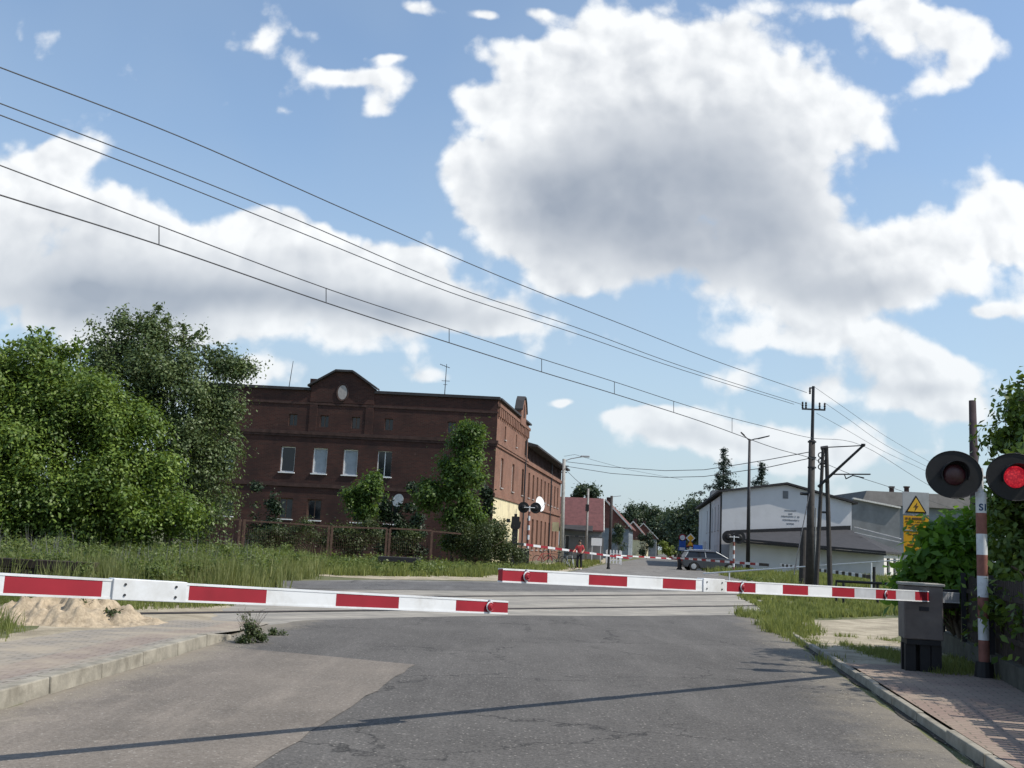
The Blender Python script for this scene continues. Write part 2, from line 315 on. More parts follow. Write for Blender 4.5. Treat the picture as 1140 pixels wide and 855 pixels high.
# asphalt with dust along the kerbs, cracks, repairs
def asphalt(name, base, edge=True, warm=0.0, crack=True):
    mt, t, b = newmat(name)
    c = N(t, 'ShaderNodeNewGeometry').outputs['Position']
    lo = tuple(x * 0.74 for x in base); hi = tuple(x * 1.28 for x in base)
    cc = mixc(t, mrange(t, noise(t, c, 0.55, 6, 0.6, 0.3), 0.32, 0.68), lo, hi)
    mp = N(t, 'ShaderNodeMapping'); t.links.new(c, mp.inputs[0]); mp.inputs['Scale'].default_value = (1.6, 0.22, 1); mp.inputs['Rotation'].default_value = (0, 0, R(6))
    cc = mixc(t, mrange(t, noise(t, mp.outputs[0], 1.3, 7, 0.68), 0.48, 0.68, 0, 0.6), cc, tuple(x * 1.75 for x in base))
    cc = mixc(t, mrange(t, noise(t, c, 1.7, 9, 0.75, 0.6), 0.60, 0.66, 0, 0.55), cc, tuple(x * 2.0 + .01 for x in base))
    cc = mixc(t, mrange(t, noise(t, c, 0.9, 6, 0.7), 0.60, 0.70, 0, 0.5), cc, tuple(x * 0.55 for x in base))
    cc = mixc(t, mrange(t, noise(t, c, 45, 3, 0.8), 0.30, 0.72, 0.0, 1.0), mixc(t, 0.42, cc, (0.012, 0.012, 0.012)), mixc(t, 0.30, cc, (0.32, 0.30, 0.28)))
    vo = N(t, 'ShaderNodeTexVoronoi'); t.links.new(c, vo.inputs['Vector']); vo.inputs['Scale'].default_value = 26
    sp = mrange(t, vo.outputs['Distance'], 0.10, 0.28, 0.75, 0.0)
    sel = N(t, 'ShaderNodeSeparateXYZ'); t.links.new(vo.outputs['Color'], sel.inputs[0])
    sp = math_(t, 'MULTIPLY', sp, mrange(t, sel.outputs[0], 0.55, 0.70, 0, 1))
    cc = mixc(t, sp, cc, (0.36, 0.34, 0.31))
    if crack:
        cr = N(t, 'ShaderNodeTexVoronoi', feature='DISTANCE_TO_EDGE')
        w = vmath(t, 'ADD', c, vmath(t, 'MULTIPLY', noise(t, c, 2.2, 5, 0.7, 0, True), (0.9, 0.9, 0)))
        t.links.new(w, cr.inputs['Vector']); cr.inputs['Scale'].default_value = 0.42
        ck = mrange(t, cr.outputs['Distance'], 0.0, 0.009, 0.9, 0)
        ck = math_(t, 'MULTIPLY', ck, mrange(t, noise(t, c, 0.35, 2), 0.42, 0.50, 0, 1))
        cc = mixc(t, ck, cc, (0.02, 0.02, 0.02))
        al = N(t, 'ShaderNodeTexVoronoi', feature='DISTANCE_TO_EDGE'); t.links.new(w, al.inputs['Vector']); al.inputs['Scale'].default_value = 2.6
        ak = math_(t, 'MULTIPLY', mrange(t, al.outputs['Distance'], 0, 0.03, 0.6, 0), mrange(t, noise(t, c, 0.5, 2), 0.55, 0.64, 0, 1))
        cc = mixc(t, ak, cc, (0.025, 0.025, 0.024))
    if edge:
        s = N(t, 'ShaderNodeSeparateXYZ'); t.links.new(c, s.inputs[0])
        dl = math_(t, 'SUBTRACT', s.outputs[0], math_(t, 'MULTIPLY_ADD', s.outputs[1], 0.037, -3.98))
        dr = math_(t, 'SUBTRACT', math_(t, 'MULTIPLY_ADD', s.outputs[1], 0.155, 2.28), s.outputs[0])
        nz = noise(t, c, 1.6, 7, 0.65); nz2 = noise(t, c, 14, 5, 0.7)
        nn = math_(t, 'ADD', math_(t, 'MULTIPLY', math_(t, 'SUBTRACT', nz, 0.5), 1.5), math_(t, 'MULTIPLY', math_(t, 'SUBTRACT', nz2, 0.5), 0.9))
        ml = mrange(t, math_(t, 'ADD', dl, nn), 0.05, 0.50, 0.6, 0)
        mr = mrange(t, math_(t, 'ADD', dr, nn), 0.10, 0.85, 0.55, 0)
        cc = mixc(t, math_(t, 'MAXIMUM', ml, mr), cc, (0.26, 0.23, 0.18))
    t.links.new(cc, b.inputs['Base Color'])
    b.inputs['Roughness'].default_value = 0.88; b.inputs['Specular IOR Level'].default_value = 0.25
    bump(t, b, noise(t, c, 55, 4, 0.75), 0.55, 0.012)
    return mt
M['asphalt'] = asphalt('grey_asphalt', (0.078, 0.074, 0.070))
M['patch'] = asphalt('brownish_asphalt', (0.185, 0.158, 0.130), crack=False)
M['asphalt_far'] = asphalt('worn_asphalt', (0.17, 0.165, 0.155), edge=False)
M['dark_asphalt'] = asphalt('crossing_asphalt', (0.10, 0.10, 0.102), edge=False)
mt, t, b = newmat('crossing_concrete'); c = N(t, 'ShaderNodeNewGeometry').outputs['Position']
mp = N(t, 'ShaderNodeMapping'); t.links.new(c, mp.inputs[0]); mp.inputs['Rotation'].default_value = (0, 0, R(-43))
cc = mixc(t, mrange(t, noise(t, c, 1.1, 8, 0.7), 0.35, 0.65), (0.23, 0.215, 0.185), (0.38, 0.35, 0.30))
mp2 = N(t, 'ShaderNodeMapping'); t.links.new(mp.outputs[0], mp2.inputs[0]); mp2.inputs['Scale'].default_value = (0.15, 2.2, 1)
mp2.inputs['Rotation'].default_value = (0, 0, R(90 - 4))
cc = mixc(t, mrange(t, noise(t, mp2.outputs[0], 1.2, 6, 0.65), 0.42, 0.62, 0, .65), cc, (0.17, 0.162, 0.15))
br = N(t, 'ShaderNodeTexBrick'); t.links.new(mp.outputs[0], br.inputs[0]); br.inputs['Scale'].default_value = 1
br.inputs['Brick Width'].default_value = 0.75; br.inputs['Row Height'].default_value = 3.0; br.inputs['Mortar Size'].default_value = 0.02; br.offset = 0
cc = mixc(t, math_(t, 'MULTIPLY', br.outputs['Fac'], 0.35), cc, (0.07, 0.065, 0.06))
t.links.new(cc, b.inputs['Base Color']); b.inputs['Roughness'].default_value = 0.9; bump(t, b, noise(t, c, 25, 5, 0.7), 0.5, 0.02)
M['crossing'] = mt
# ground: soil, sand and short green
mt, t, b = newmat('verge_soil'); c = N(t, 'ShaderNodeNewGeometry').outputs['Position']
n1 = noise(t, c, 0.35, 7, 0.65); n2 = noise(t, c, 5.0, 6, 0.7)
cc = mixc(t, mrange(t, n1, 0.40, 0.60), (0.070, 0.085, 0.030), (0.13, 0.135, 0.055))
cc = mixc(t, mrange(t, n2, 0.50, 0.70, 0, 0.6), cc, (0.20, 0.165, 0.11))
t.links.new(cc, b.inputs['Base Color']); b.inputs['Roughness'].default_value = 0.95; bump(t, b, n2, 0.8, 0.05)
M['soil'] = mt
mt, t, b = newmat('sandy_path'); c = N(t, 'ShaderNodeNewGeometry').outputs['Position']
cc = mixc(t, mrange(t, noise(t, c, 1.3, 8, 0.7), 0.38, 0.62), (0.24, 0.205, 0.145), (0.42, 0.365, 0.27))
cc = mixc(t, mrange(t, noise(t, c, 9, 6, 0.7), 0.55, 0.70, 0, 0.6), cc, (0.13, 0.13, 0.07))
t.links.new(cc, b.inputs['Base Color']); b.inputs['Roughness'].default_value = 0.95; bump(t, b, noise(t, c, 20, 5, 0.7), 0.7, 0.03)
M['sandpath'] = mt
# block pavings
def paving(name, rot, redline, sandy, c1=(0.27, 0.245, 0.21), c2=(0.22, 0.20, 0.175), redall=False):
    mt, t, b = newmat(name); c = N(t, 'ShaderNodeNewGeometry').outputs['Position']
    mp = N(t, 'ShaderNodeMapping'); t.links.new(c, mp.inputs[0]); mp.inputs['Rotation'].default_value = (0, 0, rot)
    br = N(t, 'ShaderNodeTexBrick'); t.links.new(mp.outputs[0], br.inputs[0]); br.inputs['Scale'].default_value = 1
    br.inputs['Brick Width'].default_value = 0.2; br.inputs['Row Height'].default_value = 0.1; br.inputs['Mortar Size'].default_value = 0.007
    br.inputs['Color1'].default_value = (*c1, 1); br.inputs['Color2'].default_value = (*c2, 1); br.inputs['Mortar'].default_value = (0.10, 0.085, 0.06, 1)
    cc = br.outputs['Color']
    red = mixc(t, noise(t, c, 7, 3), (0.20, 0.125, 0.10), (0.28, 0.19, 0.155))
    if redall:
        cc = mixc(t, 0.75, cc, red)
        cc = mixc(t, br.outputs['Fac'], cc, (0.10, 0.085, 0.06))
    else:
        s = N(t, 'ShaderNodeSeparateXYZ'); t.links.new(c, s.inputs[0])
        d = math_(t, 'SUBTRACT', math_(t, 'MULTIPLY_ADD', s.outputs[1], 0.037, -3.98 - redline), s.outputs[0])
        band = math_(t, 'MULTIPLY', mrange(t, d, 0.0, 0.02), mrange(t, d, 0.42, 0.44, 1, 0))
        cc = mixc(t, math_(t, 'MULTIPLY', band, 0.35), cc, red)
    sm = mrange(t, noise(t, c, 1.2, 8, 0.68), 0.42, 0.62, 0.0, sandy)
    cc = mixc(t, sm, cc, (0.34, 0.29, 0.22))
    t.links.new(cc, b.inputs['Base Color']); b.inputs['Roughness'].default_value = 0.92
    h = math_(t, 'ADD', math_(t, 'MULTIPLY', br.outputs['Fac'], -1.0), math_(t, 'MULTIPLY', noise(t, c, 40, 4), 0.6))
    bump(t, b, h, 0.5, 0.008)
    return mt
M['pavingL'] = paving('grey_block_paving', R(2), 0.30, 0.85)
M['pavingR'] = paving('red_block_paving', R(14), 0.0, 0.45, redall=True)

# ------------------------------------------------------------------ mesh helpers
class MB:
    def __init__(s): s.v = []; s.f = []; s.mi = []
    def face(s, idx, mi=0): s.f.append(tuple(idx)); s.mi.append(mi)
    def pts(s, L): n = len(s.v); s.v += [tuple(p) for p in L]; return list(range(n, n + len(L)))
    def poly(s, L, mi=0): s.face(s.pts(L), mi); return s
    def hexa(s, P8, mi=0):
        a = s.pts(P8)
        for q in ((0, 3, 2, 1), (4, 5, 6, 7), (0, 1, 5, 4), (1, 2, 6, 5), (2, 3, 7, 6), (3, 0, 4, 7)): s.face([a[i] for i in q], mi)
        return s
    def box(s, x0, x1, y0, y1, z0, z1, mi=0):
        return s.hexa([(x0, y0, z0), (x1, y0, z0), (x1, y1, z0), (x0, y1, z0), (x0, y0, z1), (x1, y0, z1), (x1, y1, z1), (x0, y1, z1)], mi)
    def prism(s, pts, vec, mi=0, mi_side=None):
        vec = Vector(vec); n = len(pts)
        a = s.pts(pts); b = s.pts([Vector(p) + vec for p in pts])
        s.face(a[::-1], mi); s.face(b, mi)
        for i in range(n): s.face([a[i], a[(i + 1) % n], b[(i + 1) % n], b[i]], mi if mi_side is None else mi_side)
        return s
    def tube(s, p0, p1, r0, r1=None, n=8, mi=0, cap=True):
        r1 = r0 if r1 is None else r1
        p0 = Vector(p0); p1 = Vector(p1); d = (p1 - p0).normalized()
        a = d.orthogonal().normalized(); b = d.cross(a)
        L0 = [p0 + (a * math.cos(2 * math.pi * i / n) + b * math.sin(2 * math.pi * i / n)) * r0 for i in range(n)]
        L1 = [p1 + (a * math.cos(2 * math.pi * i / n) + b * math.sin(2 * math.pi * i / n)) * r1 for i in range(n)]
        i0 = s.pts(L0); i1 = s.pts(L1)
        for i in range(n): s.face([i0[i], i0[(i + 1) % n], i1[(i + 1) % n], i1[i]], mi)
        if cap: s.face(i0[::-1], mi); s.face(i1, mi)
        return s
    def path(s, pts, r, n=6, mi=0):
        pts = [Vector(p) for p in pts]; rings = []
        rs = r if isinstance(r, (list, tuple)) else [r] * len(pts)
        a = None
        for i, p in enumerate(pts):
            d = (pts[min(i + 1, len(pts) - 1)] - pts[max(i - 1, 0)]).normalized()
            if a is None: a = d.orthogonal().normalized()
            a = (a - d * a.dot(d)).normalized(); b = d.cross(a)
            rings.append(s.pts([p + (a * math.cos(2 * math.pi * k / n) + b * math.sin(2 * math.pi * k / n)) * rs[i] for k in range(n)]))
        for q in range(len(rings) - 1):
            for i in range(n): s.face([rings[q][i], rings[q][(i + 1) % n], rings[q + 1][(i + 1) % n], rings[q + 1][i]], mi)
        s.face(rings[0][::-1], mi); s.face(rings[-1], mi); return s
    def lathe(s, c, axis, prof, n=24, mi=0, sx=1.0, sy=1.0, ref=None):
        c = Vector(c); ax = Vector(axis).normalized()
        a = (Vector(ref) if ref else ax.orthogonal()); a = (a - ax * a.dot(ax)).normalized(); b = ax.cross(a); rings = []
        for (h, r) in prof:
            rings.append(s.pts([c + ax * h + a * (math.cos(2 * math.pi * k / n) * r * sx) + b * (math.sin(2 * math.pi * k / n) * r * sy) for k in range(n)]))
        for q in range(len(rings) - 1):
            for i in range(n): s.face([rings[q][i], rings[q][(i + 1) % n], rings[q + 1][(i + 1) % n], rings[q + 1][i]], mi)
        s.face(rings[0][::-1], mi); s.face(rings[-1], mi); return s
    def torus(s, c, axis, Rr, r, n=20, k=6, mi=0):
        c = Vector(c); ax = Vector(axis).normalized(); a = ax.orthogonal().normalized(); b = ax.cross(a)
        ring = []
        for i in range(n):
            t_ = 2 * math.pi * i / n; d = a * math.cos(t_) + b * math.sin(t_)
            ring.append(s.pts([c + d * (Rr + r * math.cos(2 * math.pi * j / k)) + ax * (r * math.sin(2 * math.pi * j / k)) for j in range(k)]))
        for i in range(n):
            for j in range(k): s.face([ring[i][j], ring[(i + 1) % n][j], ring[(i + 1) % n][(j + 1) % k], ring[i][(j + 1) % k]], mi)
        return s
    def build(s, name, mats, parent=None, smooth=False, bevel=0.0, sub=0):
        me = bpy.data.meshes.new(name); me.from_pydata(s.v, [], s.f)
        if not isinstance(mats, (list, tuple)): mats = [mats]
        for x in mats: me.materials.append(x)
        if len(mats) > 1: me.polygons.foreach_set('material_index', s.mi)
        me.polygons.foreach_set('use_smooth', [smooth] * len(me.polygons)); me.update()
        o = bpy.data.objects.new(name, me); COL.objects.link(o)
        if parent: o.parent = parent
        if bevel:
            bv = o.modifiers.new('bevel', 'BEVEL'); bv.width = bevel; bv.segments = 2; bv.limit_method = 'ANGLE'
        if sub: o.modifiers.new('sub', 'SUBSURF').render_levels = sub
        return o
def tag(o, label, cat, group=None):
    o['label'] = label; o['category'] = cat
    if group: o['group'] = group
    return o
def thing(name, label, cat, loc=(0, 0, 0), rz=0.0, group=None):
    o = bpy.data.objects.new(name, None); COL.objects.link(o); o.empty_display_size = 0.3
    o.location = loc; o.rotation_euler = (0, 0, rz); return tag(o, label, cat, group)
def struct(o, kind='structure'): o['kind'] = kind; return o
def dup(root, loc, rz, label):
    def cp(o, par):
        c = o.copy(); COL.objects.link(c); c.parent = par
        for ch in list(o.children):
            if ch is not c: cp(ch, c)
        return c
    r = cp(root, None); r.location = loc; r.rotation_euler = (0, 0, rz); r['label'] = label; return r
def rawmesh(name, V, faces_flat, loop_total, mat, parent=None, smooth=False):
    me = bpy.data.meshes.new(name); nv = len(V); nf = len(loop_total)
    me.vertices.add(nv); me.vertices.foreach_set('co', np.asarray(V, np.float32).ravel())
    me.loops.add(len(faces_flat)); me.loops.foreach_set('vertex_index', np.asarray(faces_flat, np.int32))
    ls = np.concatenate([[0], np.cumsum(loop_total)[:-1]]).astype(np.int32)
    me.polygons.add(nf); me.polygons.foreach_set('loop_start', ls); me.polygons.foreach_set('loop_total', np.asarray(loop_total, np.int32))
    me.materials.append(mat); me.update(calc_edges=True); me.validate()
    o = bpy.data.objects.new(name, me); COL.objects.link(o)
    if parent: o.parent = parent
    return o
def unit(a): return a / (np.linalg.norm(a, axis=1, keepdims=True) + 1e-9)
def foliage(name, lobes, n, size, mat, parent=None, clump=0.35, per=28, shell=0.45, droop=0.0, aspect=0.55):
    """many small kite shaped leaves gathered in clumps through the lobes' volumes. lobes: (x,y,z,rx,ry,rz)"""
    L = np.array(lobes, float); w = L[:, 3] * L[:, 4] * L[:, 5]; w = w ** 0.75; w /= w.sum()
    nc = max(6, n // per); li = rng.choice(len(L), nc, p=w)
    # masses: a few big lumps per lobe, each carrying many clumps, so that the outline bulges and gaps stay dark
    nm = max(len(L) * 2, nc // 22); mi = rng.choice(len(L), nm, p=w)
    md = unit(rng.normal(size=(nm, 3))); mr = 0.55 + 0.52 * rng.random(nm) ** 0.6
    mc = L[mi, :3] + md * mr[:, None] * L[mi, 3:6]; msz = L[mi, 3:6] * (0.14 + 0.20 * rng.random(nm))[:, None]
    q = rng.integers(0, nm, nc); d = unit(rng.normal(size=(nc, 3)) + np.array([0, 0, 0.25]))
    inn = rng.random(nc) < 0.12
    cc = mc[q] + d * msz[q] * (rng.random(nc) ** shell)[:, None] * 1.1
    dl = unit(rng.normal(size=(nc, 3))); cc[inn] = (L[li, :3] + dl * (rng.random(nc) ** 0.5)[:, None] * L[li, 3:6] * 0.9)[inn]
    csz = clump * (0.5 + rng.random(nc))
    ci = rng.integers(0, nc, n)
    off = rng.normal(size=(n, 3)) * csz[ci][:, None] * np.array([1, 1, 0.75])
    p = cc[ci] + off
    out = unit(d[ci] * 0.8 + unit(off) * 0.5 + rng.normal(size=(n, 3)) * 0.5 + np.array([0, 0, 0.5]))
    t1 = unit(np.cross(out, rng.normal(size=(n, 3)))); t1[:, 2] -= droop; t1 = unit(t1); t2 = unit(np.cross(out, t1))
    s = size * (0.55 + 0.9 * rng.random(n))[:, None]
    V = np.empty((n, 4, 3)); V[:, 0] = p; V[:, 1] = p + t1 * s * 0.5 + t2 * s * aspect * 0.5 + out * s * 0.08
    V[:, 2] = p + t1 * s; V[:, 3] = p + t1 * s * 0.5 - t2 * s * aspect * 0.5 + out * s * 0.08
    return rawmesh(name, V.reshape(-1, 3), np.arange(n * 4), np.full(n, 4), mat, parent)
def blades(name, pts, h, wid, mat, lean=0.35, parent=None):
    n = len(pts); a = rng.random(n) * 2 * math.pi
    t_ = np.stack([np.cos(a), np.sin(a), np.zeros(n)], 1); b = rng.random(n) * 2 * math.pi
    ln = np.stack([np.cos(b), np.sin(b), np.zeros(n)], 1) * (lean * h * rng.random(n))[:, None]
    hh = (h)[:, None] * np.array([0, 0, 1.0]); w = (wid * (0.6 + 0.8 * rng.random(n)))[:, None]
    V = np.empty((n, 5, 3)); V[:, 0] = pts - t_ * w; V[:, 1] = pts + t_ * w
    V[:, 2] = pts + hh * 0.55 + ln * 0.35 + t_ * w * 0.75; V[:, 3] = pts + hh * 0.55 + ln * 0.35 - t_ * w * 0.75
    V[:, 4] = pts + hh + ln
    base = (np.arange(n) * 5)[:, None]
    F_ = np.concatenate([base + np.array([0, 1, 2, 3]), base + np.array([3, 2, 4])], 1).ravel()
    return rawmesh(name, V.reshape(-1, 3), F_, np.tile([4, 3], n), mat, parent)
def inpoly(P_, poly):
    x, y = P_[:, 0], P_[:, 1]; c = np.zeros(len(P_), bool); j = len(poly) - 1
    for i in range(len(poly)):
        xi, yi = poly[i]; xj, yj = poly[j]
        k_ = ((yi > y) != (yj > y)) & (x < (xj - xi) * (y - yi) / (yj - yi + 1e-12) + xi); c ^= k_; j = i
    return c
def tufted(poly, n, h0_, h1_, patch=0.0, per=16, rad=.10):
    c = scatter(poly, max(4, n // per), patch); k_ = len(c); ht = h0_ + (h1_ - h0_) * rng.random(k_) ** 1.5
    rr_ = rad * (0.5 + rng.random(k_)); i_ = rng.integers(0, k_, n); p = c[i_].copy(); p[:, :2] += rng.normal(size=(n, 2)) * rr_[i_][:, None]
    return p, ht[i_] * (0.45 + 0.6 * rng.random(n))
def scatter(poly, n, patch=0.0):
    poly = [(p[0], p[1]) for p in poly]; A = np.array(poly); lo, hi = A.min(0), A.max(0); out = []
    tot = 0
    ph = rng.random((6, 2)) * 6.28; fr = rng.normal(size=(6, 2)) * 1.3
    while tot < n:
        q = lo + (hi - lo) * rng.random((n * 2, 2)); q = q[inpoly(q, poly)]
        if patch:
            v = sum(np.sin(q @ fr[i] + ph[i, 0]) for i in range(6)) / 3.0
            q = q[v + rng.normal(size=len(q)) * 0.35 > patch - 1]
        out.append(q); tot += len(q)
    q = np.concatenate(out)[:n]
    return np.concatenate([q, np.zeros((n, 1))], 1)
def sheet(name, poly, z, mat, kind='structure', jag=0.0):
    pts = []
    P3 = [Vector((p[0], p[1], z)) for p in poly]
    for i in range(len(P3)):
        a, b = P3[i], P3[(i + 1) % len(P3)]; pts.append(a)
        L = (b - a).length
        if jag and L < 60:
            k_ = max(1, int(L / 0.35)); nrm = Vector((b.y - a.y, a.x - b.x, 0)).normalized() if L > 0 else Vector((0, 0, 0))
            for j in range(1, k_): pts.append(a.lerp(b, j / k_) + nrm * random.gauss(0, jag))
    mb = MB(); mb.poly(pts)
    o = mb.build(name, mat)
    import bmesh
    bm = bmesh.new(); bm.from_mesh(o.data); bmesh.ops.triangulate(bm, faces=bm.faces[:]); bmesh.ops.recalc_face_normals(bm, faces=bm.faces[:])
    for f_ in bm.faces:
        if f_.normal.z < 0: f_.normal_flip()
    bm.to_mesh(o.data); bm.free()
    if kind: struct(o, kind)
    return o
# ------------------------------------------------------------------ ground, roads, paths
struct(MB().box(-1500, 1500, -300, 2600, -0.5, 0.0).build('ground', M['soil']), 'structure')
KL = lambda y: -3.98 + 0.037 * y            # left kerb face
KR = lambda y: 2.28 + 0.155 * y              # right kerb face
near_far = [g(340, 691), g(450, 688), g(560, 685.5), g(700, 686), g(832, 685)]
road_poly = [(KL(-8), -8), (KL(13.2), 13.2), (-3.75, 15.0)] + [(p.x, p.y) for p in near_far] + [(KR(21) - .15, 21), (KR(-8), -8)]
sheet('road', road_poly, 0.008, M['asphalt'], jag=0.02)
pp = [g(268, 721), g(300, 722), g(462, 741), g(285, 857)]
dirp = (pp[3] - pp[2]); q = pp[2] + dirp * 2.2
sheet('road_patch', [(KL(pp[0].y) + .03, pp[0].y), (pp[2].x, pp[2].y), (q.x, q.y), (KL(q.y) + .03, q.y)], 0.012, M['patch'], jag=0.012)
cz = [(p.x, p.y) for p in [g(236, 690), g(262, 672), g(330, 657), g(450, 655), g(560, 658), g(700, 657.5), g(800, 657), g(868, 664), g(885, 672), g(866, 690), g(832, 689), g(700, 691), g(560, 691), g(450, 693), g(330, 699), g(285, 716), g(262, 712)]]
sheet('railway_crossing', cz, 0.004, M['crossing'], jag=0.05)
fp = [g(296, 647), g(420, 645.5), g(560, 647.5), g(620, 640), g(664, 630), g(712, 622), g(738, 616.5), g(753, 617), g(772, 628), g(838, 641), g(875, 652), g(900, 664), g(868, 664), g(800, 658), g(700, 659), g(560, 659), g(450, 657), g(300, 659)]
sheet('far_road', [(p.x, p.y) for p in fp], 0.006, M['asphalt_far'])
db = [g(310, 647), g(560, 649), g(700, 648), g(862, 652), g(872, 657), g(700, 657), g(560, 657.5), g(330, 656)]
sheet('crossing_asphalt', [(p.x, p.y) for p in db], 0.012, M['dark_asphalt'], jag=0.06)
sp_ = [g(345, 636), g(450, 634), g(560, 633), g(586, 629), g(640, 624), g(668, 621), g(690, 623), g(655, 631), g(612, 641), g(560, 647), g(420, 645), g(345, 641)]
sheet('sandy_shoulder', [(p.x, p.y) for p in sp_], 0.009, M['sandpath'], jag=0.08)
rp = [g(868, 691), g(940, 690), g(1060, 686), g(1060, 702), g(1000, 708), g(960, 735), g(925, 725), g(880, 703)]
sheet('side_path', [(p.x, p.y) for p in rp], 0.004, M['sandpath'], jag=0.04)
sg_ = [g(-30, 722), g(10, 706), g(60, 690), g(150, 668), g(240, 660), g(330, 658), g(330, 668), g(262, 690), g(236, 696), g(0, 728)]
sheet('sandy_ground', [(p.x, p.y) for p in sg_], 0.003, M['sandpath'], jag=0.09)
# rails crossing the road
def rail(name, a, b):
    A, B = g(*a), g(*b); d = (B - A).normalized(); n = Vector((d.y, -d.x, 0)) * 0.035; A = A - d * 14; B = B + d * 25
    mb = MB(); z = Vector((0, 0, 0.022))
    mb.hexa([A - n, B - n, B + n, A + n, A - n + z, B - n + z, B + n + z, A + n + z])
    n2 = Vector((d.y, -d.x, 0)) * 0.06; off = Vector((d.y, -d.x, 0)) * 0.10; zz = Vector((0, 0, 0.014))
    mb.hexa([A - n2 + off, B - n2 + off, B + n2 + off, A + n2 + off, A - n2 + off + zz, B - n2 + off + zz, B + n2 + off + zz, A + n2 + off + zz], 1)
    struct(mb.build(name, [M['rail'], M['black']]))
rail('rail', (450, 664.5), (840, 662)); rail('rail', (450, 679.5), (840, 674.5))
# left pavement (raised, ramping down to the crossing) and kerb stones
def zl(y): return 0.13 if y < 12.6 else max(0.02, 0.13 - (y - 12.6) * 0.045)
mb = MB(); ys = [-6 + i * 0.6 for i in range(38)]
for i in range(len(ys) - 1):
    y0, y1 = ys[i], ys[i + 1]; wl = lambda y: KL(y) - (1.75 if y < 9 else 1.75 - 0.06 * (y - 9)) - (0.0)
    if y1 > 16.6: break
    mb.poly([(KL(y0) - .14, y0, zl(y0)), (KL(y1) - .14, y1, zl(y1)), (wl(y1), y1, zl(y1)), (wl(y0), y0, zl(y0))])
    mb.poly([(wl(y0), y0, zl(y0)), (wl(y1), y1, zl(y1)), (wl(y1) - .3, y1, 0.0), (wl(y0) - .3, y0, 0.0)])
struct(mb.build('sidewalk', M['pavingL']))
mb = MB(); y = -5.2
while y < 13.0:
    e = random.uniform(-.006, .006); zt = 0.145 + random.uniform(-.006, .006); zt1 = zt
    if y > 11.9: zt1 = 0.06
    ln = 0.985
    x0, x1 = KL(y) + e, KL(y + ln) + e
    mb.hexa([(x0 - .15, y, -.1), (x0, y, -.1), (x1, y + ln, -.1), (x1 - .15, y + ln, -.1), (x0 - .15, y, zt), (x0 - .015, y, zt), (x1 - .015, y + ln, zt1), (x1 - .15, y + ln, zt1)])
    y += 1.0
struct(mb.build('kerb', M['kerb'], bevel=0.012))
# right pavement and kerb
mb = MB(); ys = [-5 + i * 0.6 for i in range(34)]
wr = lambda y: KR(y) + 2.25
def zr(y): return 0.10 if y < 13 else max(0.03, 0.10 - (y - 13) * 0.05)
for i in range(len(ys) - 1):
    y0, y1 = ys[i], ys[i + 1]
    if y1 > 14.2: break
    mb.poly([(KR(y0) + .085, y0, zr(y0)), (wr(y0), y0, zr(y0)), (wr(y1), y1, zr(y1)), (KR(y1) + .085, y1, zr(y1))])
struct(mb.build('sidewalk', M['pavingR']))
mb = MB(); y = -5.4
while y < 20.4:
    e = random.uniform(-.015, .015); zt = 0.095 + random.uniform(-.012, .012) - max(0, y - 12) * .007
    x0, x1 = KR(y) + e, KR(y + .98) + e
    mb.hexa([(x0, y, -.1), (x0 + .085, y, -.1), (x1 + .085, y + .98, -.1), (x1, y + .98, -.1), (x0 + .012, y, zt), (x0 + .085, y, zt), (x1 + .085, y + .98, zt), (x1 + .012, y + .98, zt)])
    y += 1.0
struct(mb.build('kerb', M['kerb'], bevel=0.01))
sheet('kerb_shadow', [(KR(-5), -5), (KR(-5) - .07, -5)] + [(KR(y) - .05 - .03 * math.sin(y * 2.1) - .02 * math.sin(y * 5.3), y) for y in [i * .3 for i in range(0, 66)]] + [(KR(19.6), 19.6)], 0.013, M['kerb_shadow'])  # thin dark strip paints the shadowed gap at the kerb foot
# worn sand behind the right kerb
rs = [(KR(13.8) + .13, 13.8), (KR(13.8) + 2.3, 13.8), (KR(18) + 2.0, 18), (KR(20.5) + 1.2, 20.5), (KR(20.5) + .13, 20.5)]
sheet('worn_verge', rs, 0.03, M['sandpath'], jag=0.0)

# ------------------------------------------------------------------ walls with openings
def wall(mb, O, U, H0, H1, width, holes, depth=0.22, nrm=None, mi=0, mi_rev=0):
    """wall in the vertical plane O + U*u; holes (u0,u1,z0,z1); reveals go in along -nrm"""
    us = sorted(set([0, width] + [h[0] for h in holes] + [h[1] for h in holes])); zs = sorted(set([H0, H1] + [h[2] for h in holes] + [h[3] for h in holes]))
    U = Vector(U); O = Vector(O); inn = -Vector(nrm) * depth
    P_ = lambda u, z: O + U * u + Vector((0, 0, z))
    for i in range(len(us) - 1):
        for j in range(len(zs) - 1):
            cu, cz_ = (us[i] + us[i + 1]) / 2, (zs[j] + zs[j + 1]) / 2
            if any(h[0] < cu < h[1] and h[2] < cz_ < h[3] for h in holes): continue
            mb.poly([P_(us[i], zs[j]), P_(us[i + 1], zs[j]), P_(us[i + 1], zs[j + 1]), P_(us[i], zs[j + 1])], mi)
    for (a, b_, c, d) in holes:
        for (p, q_) in (((a, c), (b_, c)), ((b_, c), (b_, d)), ((b_, d), (a, d)), ((a, d), (a, c))):
            p0, p1 = P_(*p), P_(*q_); mb.poly([p0, p1, p1 + inn, p0 + inn], mi_rev)
